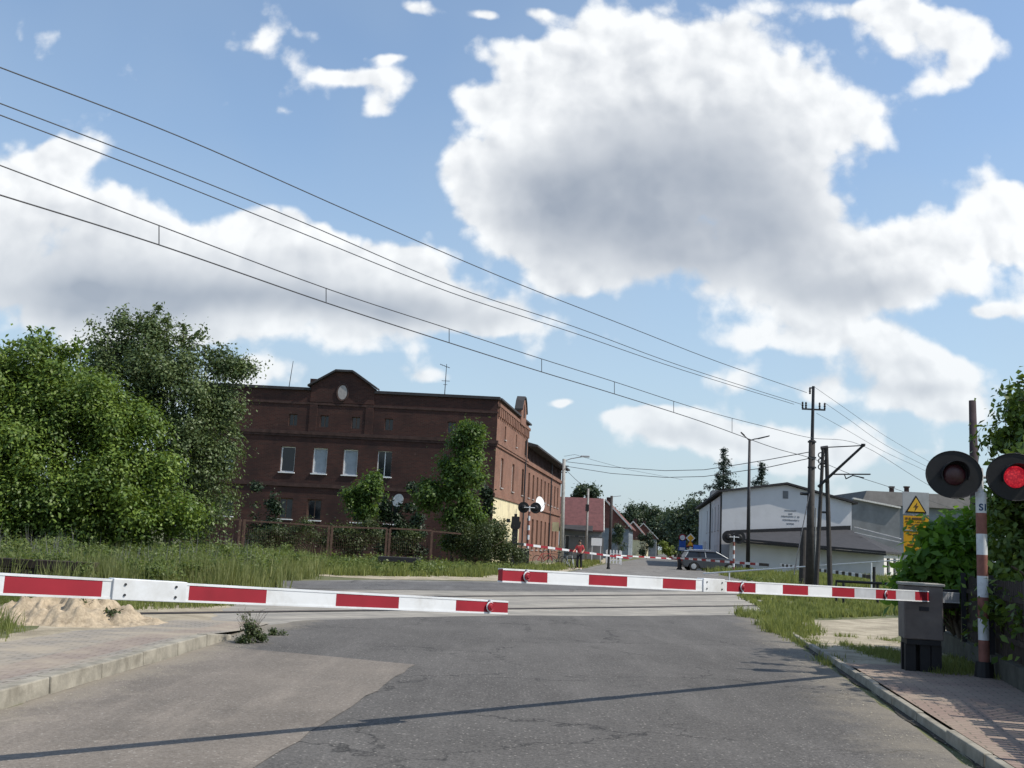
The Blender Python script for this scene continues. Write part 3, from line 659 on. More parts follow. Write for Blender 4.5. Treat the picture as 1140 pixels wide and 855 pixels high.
def window(parent, O, U, nrm, u0, u1, z0, z1, depth=0.14, fm='frame', gm='glass', mull=0, fw_=0.07, sill=True, transom=None, name='window', label=None, curtain=0.0):
    """frame, pane, sill as a part and its sub-parts, set back in the opening"""
    O = Vector(O); U = Vector(U); n = Vector(nrm)
    def B(mb, ua, ub, za, zb, d0, d1):
        P_ = lambda u, z, d: O + U * u + Vector((0, 0, z)) - n * d
        mb.hexa([P_(ua, za, d1), P_(ub, za, d1), P_(ub, za, d0), P_(ua, za, d0), P_(ua, zb, d1), P_(ub, zb, d1), P_(ub, zb, d0), P_(ua, zb, d0)])
    f = MB()
    B(f, u0, u0 + fw_, z0, z1, depth, depth + .06); B(f, u1 - fw_, u1, z0, z1, depth, depth + .06)
    B(f, u0 + fw_, u1 - fw_, z1 - fw_, z1, depth, depth + .06); B(f, u0 + fw_, u1 - fw_, z0, z0 + fw_, depth, depth + .06)
    for k_ in range(mull):
        c = u0 + (u1 - u0) * (k_ + 1) / (mull + 1); B(f, c - .025, c + .025, z0 + fw_, z1 - fw_, depth + .002, depth + .058)
    if transom: zc = z0 + (z1 - z0) * transom; B(f, u0 + fw_, u1 - fw_, zc - .025, zc + .025, depth + .004, depth + .056)
    fo = f.build(name, M[fm], parent)
    if label: fo['label'] = label
    p = MB(); B(p, u0 + .02, u1 - .02, z0 + .02, z1 - .02, depth + .03, depth + .045); p.build('pane', M[gm], fo)
    if sill:
        s = MB(); B(s, u0 - .06, u1 + .06, z0 - .07, z0 - .004, -0.08, depth - .01); s.build('sill', M['frame' if sill == 2 else 'stone'], fo)
    return fo

# ------------------------------------------------------------------ the old red brick building
CB = at(547, 600, 66.0); bx_, by_ = CB.x, CB.y
b_rz = 0.0
bld = thing('brick_building', 'long two storey dark red brick building with stepped gable parapets, left of the road', 'building', (bx_, by_, 0), b_rz)
# local axes: -x runs left along the shaded front, +y runs back along the sunlit street side
LW, LD, LH = 19.5, 14.2, 10.45
front_n = (0, -1, 0)
fw_holes = []; specs = []
def pu(px, py=430): d = ray(px, py); return d.x / d.y * by_ - bx_
for (pc, kind) in ((252, 'a'), (320, 'b'), (356, 'c'), (390, 'c'), (428, 'd')):
    u = pu(pc, 512); specs.append((u - .46, u + .46, 5.15, 6.78, kind))
for pc in (326, 361, 396, 433, 503):
    u = pu(pc, 468); specs.append((u - .27, u + .27, 8.12, 8.88, 's'))
for pc in (318, 350, 437, 252, 400):
    u = pu(pc, 560); specs.append((u - .45, u + .45, 2.2, 3.5, 'g'))
holes = [(a + LW, b_ + LW, c, d) for (a, b_, c, d, k_) in specs]
mb = MB(); wall(mb, (-LW, 0, 0), (1, 0, 0), 0, LH, LW, holes, 0.3, front_n)
mb.poly([(-LW, 0, 0), (-LW, 0, LH), (-LW, LD, LH), (-LW, LD, 0)]); mb.poly([(-LW, LD, 0), (-LW, LD, LH), (0, LD, LH), (0, LD, 0)])
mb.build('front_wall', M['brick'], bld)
for (a, b_, c, d, k_) in specs:
    O = (0, 0, 0)
    if k_ == 'a': window(bld, O, (1, 0, 0), front_n, a, b_, c, d, transom=.7, gm='curtain')
    elif k_ == 'b': window(bld, O, (1, 0, 0), front_n, a, b_, c, d, sill=2)
    elif k_ == 'c': window(bld, O, (1, 0, 0), front_n, a, b_, c, d, gm='curtain', sill=2)
    elif k_ == 'd': window(bld, O, (1, 0, 0), front_n, a - .0, b_ + .0, c, d, mull=1, fw_=.04, sill=2, label='double window standing open, dark inside')
    elif k_ == 's': window(bld, O, (1, 0, 0), front_n, a, b_, c, d, fm='woodframe', gm='glass', fw_=.04, mull=1, sill=False, name='attic_window')
    else: window(bld, O, (1, 0, 0), front_n, a, b_, c, d, fm='woodframe', mull=1, sill=2, name='ground_window')
# string courses, parapet cap and central gable
mb = MB(); mb.box(-LW, 0.10, -0.10, -0.003, 7.60, 7.80); mb.box(-LW, 0.06, -0.06, -0.003, 7.45, 7.595); mb.box(-LW, 0.08, -0.08, -0.003, 4.25, 4.48)
mb.box(-LW, 0.05, -0.05, -0.003, 9.55, 9.68)
mb.build('cornice', M['brick_dark'], bld)
mb = MB(); gx0, gx1 = pu(347), pu(418)
mb.box(-LW, gx0 - .003, -0.14, 0.3, LH + .002, LH + .18); mb.box(gx1 + .003, .12, -0.14, 0.3, LH + .002, LH + .18); mb.build('parapet_cap', M['slate'], bld)
gp = [(gx0, 0, 9.72), (gx1, 0, 9.72), (gx1, 0, 10.75), (pu(391) + .1, 0, 11.75), (pu(375.5) - .1, 0, 11.75), (gx0, 0, 10.75)]
gp = [(p[0], -.055, p[2]) for p in gp]
gb = MB().prism(gp, (0, .45, 0)).build('gable', M['brick'], bld)
MB().box(gx0, gx0 + .5, -.045, -.003, 7.803, 9.545).build('pilaster', M['brick'], gb); MB().box(gx1 - .5, gx1, -.045, -.003, 7.803, 9.545).build('pilaster', M['brick'], gb)
mb = MB()
def cap(a, c): 
    mb.hexa([(a[0], -.28, a[1]), (c[0], -.28, c[1]), (c[0], .35, c[1]), (a[0], .35, a[1]), (a[0], -.28, a[1] + .13), (c[0], -.28, c[1] + .13), (c[0], .35, c[1] + .13), (a[0], .35, a[1] + .13)])
cap((gx0 - .18, 10.68), (pu(375.5) - .1, 11.753)); cap((pu(375.5) - .098, 11.753), (pu(391) + .098, 11.753)); cap((pu(391) + .1, 11.753), (gx1 + .18, 10.68))
mb.build('gable_cap', M['slate'], gb)
mb = MB(); mb.box(gx0, gx0 + .45, -.055, -.003, 7.803, 9.545) if 0 else None; mb.lathe((pu(382.3), -.06, 10.42), (0, -1, 0), [(0, .30), (.03, .30)], 24, sy=1.55, sx=1.0, ref=(1, 0, 0)); mb.build('oculus', M['stone'], gb)
mb = MB(); mb.torus((pu(382.3), -.065, 10.42), (0, 1, 0), .36, .05, 24, 5)
o = mb.build('oculus_surround', M['brick_dark'], gb)
for v in o.data.vertices: v.co.z = 10.42 + (v.co.z - 10.42) * 1.5
# side wall of the main block (normal +x)
side_n = (1, 0, 0)
def sv(px, Y0=CB.y):       # distance along the side wall seen at pixel column px
    d = ray(px, 603 + (px - 549) * .049); kx = d.x / d.y; ax = az(9.3)
    return (kx * by_ - bx_) / (ax.x - kx * ax.y)
sh = []; sw = []
for px, w in ((556, .5), (569, .42), (579.5, .4)):
    v = sv(px)
    sw.append((v, v + w, 7.95 + .25, 9.1, 'attic_window'))
for px, w in ((553.6, .9), (566.4, .95), (577.5, .9)):
    v = sv(px); sw.append((v, v + w, 4.95, 6.9, 'window'))
for px in (559, 570): v = sv(px); sw.append((v, v + .9, 1.5, 3.0, 'ground_window'))
holes = [(a, b_, c, d) for (a, b_, c, d, k_) in sw]
mb = MB(); wall(mb, (0, 0, 0), (0, 1, 0), 4.2, LH - 1.0, LD, [h for h in holes if h[2] > 4.2], .25, side_n)
mb.poly([(0, LD, 4.2), (0, LD, LH - 1), (-6, LD, LH - 1), (-6, LD, 4.2)])
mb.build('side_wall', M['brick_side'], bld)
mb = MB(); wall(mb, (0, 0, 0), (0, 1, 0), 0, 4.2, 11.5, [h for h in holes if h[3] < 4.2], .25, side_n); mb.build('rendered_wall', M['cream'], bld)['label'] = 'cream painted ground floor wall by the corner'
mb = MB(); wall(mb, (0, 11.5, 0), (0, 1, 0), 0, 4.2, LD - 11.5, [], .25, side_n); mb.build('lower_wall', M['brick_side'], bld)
for (a, b_, c, d, k_) in sw: window(bld, (0, 0, 0), (0, 1, 0), side_n, a, b_, c, d, fm='frame' if k_ == 'window' else 'woodframe', mull=1, sill=True, name=k_, fw_=.06)
mb = MB(); mb.box(.003, .14, -.02, LD, 7.62, 7.82); mb.box(.003, .09, -.02, LD, 7.46, 7.615); mb.box(.003, .09, -.02, LD, 4.22, 4.42); mb.build('string_course', M['brick_side'], bld)
# corbelled parapet with stepped ends and little pediment
mb = MB(); wall(mb, (.0, 0, 0), (0, 1, 0), LH - 1.0, LH, LD, [], .2, side_n)
for i in range(19):
    v = .15 + i * .74
    if v + .36 < LD: mb.box(.003, .14, v, v + .36, LH - 1.05, LH - .45)
mb.box(.003, .17, -.02, LD, LH - .44, LH - .24)
pv = sv(573.5)
mb.prism([(-.25, pv - 1.25, LH - .5), (-.25, pv + 1.25, LH - .5), (-.25, pv + 1.25, LH + .55), (-.25, pv + .8, LH + 1.15), (-.25, pv + .35, LH + 1.5), (-.25, pv - .35, LH + 1.5), (-.25, pv - .8, LH + 1.15), (-.25, pv - 1.25, LH + .55)], (.46, 0, 0))
mb.build('side_parapet', M['brick_side'], bld)
mb = MB(); mb.box(-.3, .24, .12, pv - 1.27, LH + .003, LH + .13); mb.box(-.3, .24, pv + 1.27, LD, LH + .003, LH + .13)
pr = [(pv - 1.32, LH + .5), (pv - .84, LH + 1.17), (pv - .36, LH + 1.53), (pv + .36, LH + 1.53), (pv + .84, LH + 1.17), (pv + 1.32, LH + .5)]
for (a, c) in zip(pr[:-1], pr[1:]):
    mb.hexa([(-.3, a[0], a[1]), (.3, a[0], a[1]), (.3, c[0], c[1]), (-.3, c[0], c[1]), (-.3, a[0], a[1] + .12), (.3, a[0], a[1] + .12), (.3, c[0], c[1] + .12), (-.3, c[0], c[1] + .12)])
mb.build('side_parapet_cap', M['slate'], bld)
mb = MB(); mb.prism([(.22, pv - .22, LH + .1), (.22, pv + .22, LH + .1), (.22, pv + .22, LH + .85), (.22, pv, LH + 1.1), (.22, pv - .22, LH + .85)], (.03, 0, 0)); mb.build('niche', M['brick_dark'], bld)
rf = MB().box(-LW + .02, -.31, .31, LD - .02, LH - .25, LH - .1).build('roof', M['slate'], bld)
mb = MB(); ux = pu(329); mb.box(ux - .22, ux + .22, 3.2, 3.7, LH - .1, LH + 1.25); mb.build('chimney', M['brick_dark'], rf)
# rear wing along the street
WD0, WD1, WH = LD, 39.0, 8.95
ww = []
for k_ in range(9):
    v = 15.6 + k_ * 2.55; ww.append((v, v + .95, 4.95, 6.9, 'window'))
for k_ in range(8):
    v = 15.9 + k_ * 2.8; ww.append((v, v + 1.15, .9, 3.35, 'ground_window'))
hl = [(a - WD0, b_ - WD0, c, d) for (a, b_, c, d, k_) in ww]
mb = MB(); wall(mb, (-.05, WD0, 0), (0, 1, 0), 0, 7.6, WD1 - WD0, hl, .25, side_n)
mb.poly([(-.05, WD1, 0), (-.05, WD1, 8.9), (-10, WD1, 8.9), (-10, WD1, 0)])
mb.build('wing_wall', M['brick_side'], bld)
for (a, b_, c, d, k_) in ww: window(bld, (-.05, 0, 0), (0, 1, 0), side_n, a, b_, c, d, fm='woodframe', mull=1, name=k_, fw_=.06)
mb = MB(); mb.box(-.047, .10, WD0 + .01, WD1, 7.45, 7.75); mb.box(-.047, .07, WD0 + .01, WD1, 4.2, 4.42); mb.build('wing_cornice', M['brick_side'], bld)
mb = MB(); wall(mb, (-.10, WD0, 0), (0, 1, 0), 7.6, WH, WD1 - WD0, [], .2, side_n)
for k_ in range(30): mb.box(-.097, -.03, WD0 + .3 + k_ * .82, WD0 + .42 + k_ * .82, 7.76, WH - .05)
mb.build('attic_boarding', M['brick_dark'], bld)
mb = MB(); mb.prism([(.75, WD0 + .02, WH - .1), (.75, WD0 + .02, WH + .05), (-4.5, WD0 + .02, WH + 1.25), (-9.8, WD0 + .02, WH + .05), (-9.8, WD0 + .02, WH - .1)], (0, WD1 - WD0 + .6, 0))
mb.build('wing_roof', M['slate'], bld)
# drainpipes, dishes, aerials
MB().tube((.12, 12.6, .2), (.12, 12.6, 9.2), .06).build('drainpipe', M['darkmetal'], bld); MB().tube((.06, 30, .2), (.06, 30, 8.8), .06).build('drainpipe', M['darkmetal'], bld)
SH, CH = math.sin(R(9.3)), math.cos(R(9.3))          # the street side leaves the front at 99 degrees
def shear(o):
    for c in o.children:
        for v in c.data.vertices: v.co = (v.co.x + v.co.y * SH, v.co.y * CH, v.co.z)
        shear(c)
shear(bld)
def dish(p, nrm, r, label, mat='frame'):
    t_ = thing('satellite_dish', label, 'satellite dish', p)
    n = Vector(nrm).normalized(); mb = MB(); pr_ = [(0.0, r), (-.02, r * .98), (-.10, r * .6), (-.13, r * .1)]
    mb.lathe((0, 0, 0), n, pr_, 20); mb.build('reflector', M[mat], t_, smooth=False)
    mb = MB(); mb.tube(n * -.1, n * -.45 + Vector((0, 0, -.05)), .025); mb.build('bracket', M['metal'], t_)
    mb = MB(); mb.tube(Vector((0, 0, -r * .8)) , n * .4, .012); mb.tube(n * .38, n * .48, .03); mb.build('receiver_arm', M['metal'], t_)
    return t_
axb = az(9.3); axp = Vector((axb.y, -axb.x, 0))
p = at(601.5, 561, 71.5); dish(p, (.75, -.55, .15), .52, 'round white satellite dish above the crossing signal on the brick wall')
p = at(443, 557, CB.y - .4); dish(p, (-.5, -.8, .2), .42, 'small white satellite dish low on the shaded front of the brick building', 'bargeboard')
def aerial(px, py, h, lab, dense=True):
    p = at(px, py, 68.5); t_ = thing('tv_aerial', lab, 'aerial', p)
    mb = MB(); mb.tube((0, 0, -.6), (0.02, 0, h), .035, .02, 6); mb.build('mast', M['darkmetal'], t_)
    if dense:
        mb = MB(); z = h - .15; mb.tube((-.42, 0, z + .12), (.25, 0, z - .1), .02, .02, 5)
        for i in range(5): x = -.38 + i * .14; mb.tube((x, -.25, z + .1 - i * .045), (x, .25, z + .1 - i * .045), .012, .012, 4)
        mb.tube((-.25, 0, .85), (.3, 0, .85), .018, .018, 5); mb.tube((-.12, 0, .6), (.14, 0, .6), .015, .015, 5)
        mb.build('elements', M['darkmetal'], t_)
    return t_
aerial(495, 438, 2.0, 'branched television aerial on the brick building roof right of its gable')
t_ = aerial(321.5, 432, 1.85, 'thin plain mast on the brick building roof left of its gable', False)
t_.rotation_euler = (0, R(4), 0)

# ------------------------------------------------------------------ white building and its annex on the right
def pgable(px, Y, z): q_ = at(px, 610, Y); return Vector((q_.x, q_.y, z))
wb = thing('white_building', 'large white rendered building with low gable facing the crossing', 'building', at(803, 610, 90).xy.to_3d(), 0)
w0 = Vector(wb.location); L_ = lambda p: Vector(p) - w0
W_ = 11.25; sdv = az(7.6)
P0 = Vector((0, 0, 0)); P1 = Vector((W_, 0, 0)); pk = 5.55
mb = MB(); mb.poly([(0, 0, 0), (W_, 0, 0), (W_, 0, 6.2), (pk, 0, 7.5), (0, 0, 6.65)])
S38 = sdv * 38
wh = []
for px in (799.5, 796, 792.8, 790, 787): 
    d = ray(px, 614); kx = d.x / d.y; v = (kx * w0.y - w0.x) / (sdv.x - kx * sdv.y)
    wh.append((v, v + 1.0, 3.4, 5.7))
for px in (798.5, 796): 
    d = ray(px, 614); kx = d.x / d.y; v = (kx * w0.y - w0.x) / (sdv.x - kx * sdv.y)
    wh.append((v, v + .7, 1.3, 2.1))
nls = (-sdv.y, sdv.x, 0)
wall(mb, (0, 0, 0), tuple(sdv), 0, 6.4, 38, wh, .2, nls)
mb.poly([P1, P1 + S38, P1 + S38 + Vector((0, 0, 6.2)), P1 + Vector((0, 0, 6.2))])
mb.build('wall', M['whitewall'], wb)
for h in wh: window(wb, (0, 0, 0), tuple(sdv), nls, *h, fm='frame', mull=0, transom=.6 if h[3] > 3 else None, fw_=.08)
mb = MB()
for (a, c) in (((-.45, 6.55), (pk, 7.55)), ((pk, 7.55), (W_ + .45, 6.12))):
    A = Vector((a[0], -.35, a[1])); C = Vector((c[0], -.35, c[1])); T = Vector((0, 0, .17)); B_ = S38 + Vector((0, .5, 0))
    mb.hexa([A, C, C + B_, A + B_, A + T, C + T, C + B_ + T, A + B_ + T])
mb.build('roof', M['slate'], wb)
mb = MB(); mb.box(.003 - .1, -.003, .0, .09, .3, 6.4); mb.tube((-.12, -.05, .3), (-.12, -.05, 6.4), .05)
v = sdv * 14; mb.tube(v + Vector((-.12, 0, .3)), v + Vector((-.12, 0, 6.4)), .07); mb.build('drainpipe', M['darkmetal'], wb)
mb = MB(); ax0 = at(914, 545, 90).x - w0.x; mb.box(at(871.5, 550, 90).x - w0.x - .0, at(877.5, 550, 90).x - w0.x, -.03, -.004, at(874, 555, 90).z, at(874, 546.5, 90).z); mb.build('vent', M['greywall'], wb)
sp2 = sdv * 6; mb = MB(); 
mb = MB(); cm_ = sdv * 22; mb.prism([cm_ + Vector((.2, 0, 6.3)), cm_ + Vector((3.2, 0, 6.3)), cm_ + Vector((2.9, 0, 8.2)), cm_ + Vector((.5, 0, 8.0))], sdv * 3.0); mb.build('dormer', M['greywall'], wb)
# faded lettering (not legible): five centred lines of small dark strokes
mb = MB(); cxs = at(880, 574, 90).x - w0.x
for (py, half) in ((568.5, 6.5), (572, 2.0), (575, 10), (579, 9.5), (583, 4)):
    z = at(880, py, 90).z; x = -half / 12.8
    while x < half / 12.8:
        w = random.uniform(.03, .055)
        if random.random() > .14: mb.box(cxs + x, cxs + x + w, -.012, -.004, z - .07 - random.choice((0, 0, .02)), z + random.uniform(.03, .07))
        x += w + .03
mb.build('lettering', M['greywall'], wb)['label'] = 'faded grey lettering in centred lines'
# annex
an = thing('annex', 'low white annex with dark felt roof against the white building', 'building', at(835, 610, 80).xy.to_3d(), 0)
a0 = Vector(an.location)
A1 = pgable(812, 81, 0) - a0; A2 = pgable(984, 79, 0) - a0; A3 = pgable(1003, 86, 0) - a0
zz = lambda p, z: Vector((p.x, p.y, z))
mb = MB(); mb.poly([A1, A2, zz(A2, 1.95), zz(A1, 2.35)]); mb.build('wall', M['whitewall'], an)
mb = MB(); U_ = (A3 - A2).normalized(); n_ = (U_.y, -U_.x, 0); ln = (A3 - A2).length
wall(mb, A2, tuple(U_), 0, 1.95, ln, [(1.2, 2.6, .0 + .3, 1.6), (4.2, 5.6, .3, 1.6)], .3, n_); mb.build('side_wall', M['bargeboard'], an)
for h in ((1.2, 2.6, .3, 1.6), (4.2, 5.6, .3, 1.6)): window(an, A2, tuple(U_), n_, *h, fm='darkmetal', mull=0)
F1 = pgable(806, 80.2, 2.45) - a0; F2 = pgable(986, 78, 1.95) - a0; F3 = pgable(1008, 86.5, 1.9) - a0
B1 = pgable(812, 89.8, 2.95) - a0; B2 = pgable(946, 89.8, 3.75) - a0
T = Vector((0, 0, .16))
mb = MB(); mb.prism([F1, F2, B2, B1], T); mb.prism([F2 + Vector((.01, 0, 0)), F3, B2 + Vector((.01, 0, 0))], T); mb.build('roof', M['slate'], an)
mb = MB()
def bar(mb, a, b_, w=.08, h=.14, mi=0):
    a = Vector(a); b_ = Vector(b_); d = (b_ - a).normalized(); n = Vector((d.y, -d.x, 0)).normalized() * w; z = Vector((0, 0, h))
    mb.hexa([a - n, b_ - n, b_ + n, a + n, a - n + z, b_ - n + z, b_ + n + z, a + n + z], mi)
bar(mb, B1 + Vector((0, -.15, .02)), B2 + Vector((0, -.15, .12)), .1, .38); mb.build('fascia', M['black'], an); mb = MB()
bar(mb, F1 + Vector((0, -.12, -.16)), F2 + Vector((0, -.12, -.16)), .06, .13)
mb.build('fascia', M['black'], an)
mb = MB(); bar(mb, B2 + Vector((.3, -.3, .35)), B2 + Vector((2.7, -4.5, -.55)), .05, .06); bar(mb, B2 + Vector((-.9, -4, -.2)), B2 + Vector((1.9, -8, -1.0)), .05, .05); mb.build('roof_flashing', M['bargeboard'], an)
# grey buildings behind
gb1 = thing('grey_building', 'tall dark grey rendered building behind the annex with a pale sloping coping', 'building', at(949, 610, 104).xy.to_3d(), 0)
o0 = Vector(gb1.location)
def gz(px, py, Y, base): q_ = at(px, py, Y); return q_ - base
mb = MB(); tl = gz(949, 556, 104, o0); tr = gz(1006, 566, 103, o0)
mb.prism([(tl.x, tl.y, 0), (tr.x, tl.y, 0), (tr.x, tl.y, tr.z), (tl.x, tl.y, tl.z)], (0, 14, 0)); mb.build('wall', M['greywall'], gb1)
mb = MB(); bar(mb, (tl.x, tl.y - .1, tl.z + .02), (tr.x, tl.y - .1, tr.z + .02), .25, .16); mb.build('coping', M['bargeboard'], gb1)
gb2 = thing('grey_building', 'wide brown grey flat roofed block with two chimneys at the right', 'building', at(955, 610, 112).xy.to_3d(), 0)
o0 = Vector(gb2.location)
tl = gz(957, 546, 112, o0); tr = gz(1105, 553, 112, o0)
mb = MB(); mb.prism([(tl.x + 1.2, 0, 0), (tr.x, 0, 0), (tr.x, 0, tr.z - 1.6), (tl.x + 1.2, 0, tl.z - 1.4)], (0, 12, 0)); mb.build('wall', M['bluewall'], gb2)
mb = MB(); mb.hexa([(tl.x - .1, -.8, tl.z - 1.45), (tr.x, -.8, tr.z - 1.6), (tr.x, 12, tr.z - 1.6), (tl.x - .1, 12, tl.z - 1.45), (tl.x + .7, -.2, tl.z), (tr.x, -.2, tr.z), (tr.x, 12, tr.z), (tl.x + .7, 12, tl.z)])
rf = mb.build('roof', M['darkroof'], gb2)
for px in (1001, 1018):
    q_ = gz(px, 549, 112, o0); mb = MB(); mb.box(q_.x - .2, q_.x + .2, 2, 2.4, q_.z - .5, q_.z + .7); mb.box(q_.x - .27, q_.x + .27, 1.93, 2.47, q_.z + .703, q_.z + .85); mb.build('chimney', M['brick_dark'], rf)
# thin dark stack / post behind the signal
p0 = g(1087, 680); Y_ = 27.0
p0 = at(1088, 640, Y_); tp = at(1082.5, 446, Y_)
t_ = MB().tube((0, 0, 0), (tp.x - p0.x, 0, tp.z), .155, .088, 14).build('wooden_post', M['polebrown'], None, smooth=True); t_.location = (p0.x, p0.y, 0)
tag(t_, 'tall tapered brown post rising behind the right crossing signal', 'post')

# ------------------------------------------------------------------ houses down the road on the left
def house(label, px0, px1, Y, eave_py, ridge_py, depth, ang, wallm, roofm, ridge='x', wins=3, barge=True, chim=True):
    a = at(px0, 610, Y); b_ = at(px1, 610, Y); w = (b_ - a).length
    t_ = thing('house', label, 'house', (a.x, a.y, 0), R(-ang))
    he = at(px1, eave_py, Y).z; hr = at((px0 + px1) / 2, ridge_py, Y + depth / 2 if ridge == 'x' else Y).z
    mb = MB()
    if ridge == 'y':      # gable faces the camera
        hs = [(i * depth / (wins) + .8, i * depth / (wins) + 1.8, he * .35, he * .75) for i in range(wins)]
        mb.poly([(0, 0, 0), (w, 0, 0), (w, 0, he), (w / 2, 0, hr), (0, 0, he)]); wall(mb, (w, 0, 0), (0, 1, 0), 0, he, depth, hs, .15, (1, 0, 0))
        mb.poly([(0, 0, 0), (0, depth, 0), (0, depth, he), (0, 0, he)]); mb.build('wall', M[wallm], t_)
        for h in hs: window(t_, (w, 0, 0), (0, 1, 0), (1, 0, 0), *h, sill=False, mull=1, depth=.08)
        mb = MB(); T = Vector((0, 0, .14)); e = .4
        for (xa, za, xb, zb) in ((-e, he - e * .6, w / 2, hr), (w / 2, hr, w + e, he - e * .6)):
            mb.hexa([Vector((xa, -.3, za)), Vector((xb, -.3, zb)), Vector((xb, depth + .3, zb)), Vector((xa, depth + .3, za)), Vector((xa, -.3, za)) + T, Vector((xb, -.3, zb)) + T, Vector((xb, depth + .3, zb)) + T, Vector((xa, depth + .3, za)) + T])
        rf = mb.build('roof', M[roofm], t_)
        if barge:
            MB().prism([(.05, -.12, he - .2), (w - .05, -.12, he - .2), (w - .05, -.12, he), (w / 2, -.12, hr), (.05, -.12, he)], (0, .1, 0)).build('gable_cladding', M['redroof2'], t_)
            mb = MB()
            for (xa, za, xb, zb) in ((-e, he - e * .6, w / 2, hr), (w / 2, hr, w + e, he - e * .6)): bar(mb, (xa, -.38, za - .06), (xb, -.38, zb - .06), .05, .24)
            mb.build('bargeboard', M['bargeboard'], rf)
    else:
        hs = [(i * w / wins + .6, i * w / wins + 1.6, he * .3, he * .75) for i in range(wins)]
        wall(mb, (0, 0, 0), (1, 0, 0), 0, he, w, hs, .15, (0, -1, 0))
        mb.poly([(w, 0, 0), (w, depth, 0), (w, depth, he), (w, depth / 2, hr), (w, 0, he)]); mb.poly([(0, 0, 0), (0, depth, 0), (0, depth, he), (0, depth / 2, hr), (0, 0, he)])
        mb.build('wall', M[wallm], t_)
        for h in hs: window(t_, (0, 0, 0), (1, 0, 0), (0, -1, 0), *h, sill=False, mull=1, depth=.08)
        mb = MB(); T = Vector((0, 0, .15))
        for (ya, za, yb, zb) in ((-.4, he - .3, depth / 2, hr), (depth / 2, hr, depth + .4, he - .3)):
            mb.hexa([Vector((-.3, ya, za)), Vector((w + .3, ya, za)), Vector((w + .3, yb, zb)), Vector((-.3, yb, zb)), Vector((-.3, ya, za)) + T, Vector((w + .3, ya, za)) + T, Vector((w + .3, yb, zb)) + T, Vector((-.3, yb, zb)) + T])
        rf = mb.build('roof', M[roofm], t_)
        mb = MB()
        for (ya, za, yb, zb) in ((-.4, he - .3, depth / 2, hr), (depth / 2, hr, depth + .4, he - .3)):
            bar(mb, (w + .37, ya, za - .03), (w + .37, yb, zb - .03), .04, .22)
        mb.build('bargeboard', M['bargeboard'], rf)
    if chim: MB().box(w * .45, w * .45 + .5, depth * .5, depth * .5 + .5, hr - .4, hr + .75).build('chimney', M['brick_dark'], rf)
    return t_
h1 = house('grey walled house with a big smooth red roof beside the brick building', 622, 667.5, 108, 589, 555.5, 7.5, 4, 'bluewall', 'redroof', 'x', 3, True, False)
mb = MB(); w1 = (at(667.5, 610, 108) - at(622, 610, 108)).length
mb.hexa([(.2, -1.2, 2.95), (w1 - .8, -1.2, 2.8), (w1 - .8, -.05, 3.35), (.2, -.05, 3.35), (.2, -1.2, 3.1), (w1 - .8, -1.2, 2.95), (w1 - .8, -.05, 3.5), (.2, -.05, 3.5)]); mb.build('porch_roof', M['slate'], h1)
mb = MB(); mb.box(1.0, 4.6, -.13, -.06, .1, 2.3); mb.build('garage_door', M['greywall'], h1)
house('red brown gabled house, second down the road with pale bargeboards', 645, 699, 132, 587, 557, 15, 9, 'bluewall', 'redroof2', 'y', 4)
house('cream house with red roof, third down the road', 689, 719, 165, 600, 581, 16, 9, 'cream', 'redroof2', 'y', 4)
house('small far grey house with white bargeboards at the end of the row', 701, 730, 205, 599, 583, 14, 9, 'greywall', 'redroof', 'y', 3)
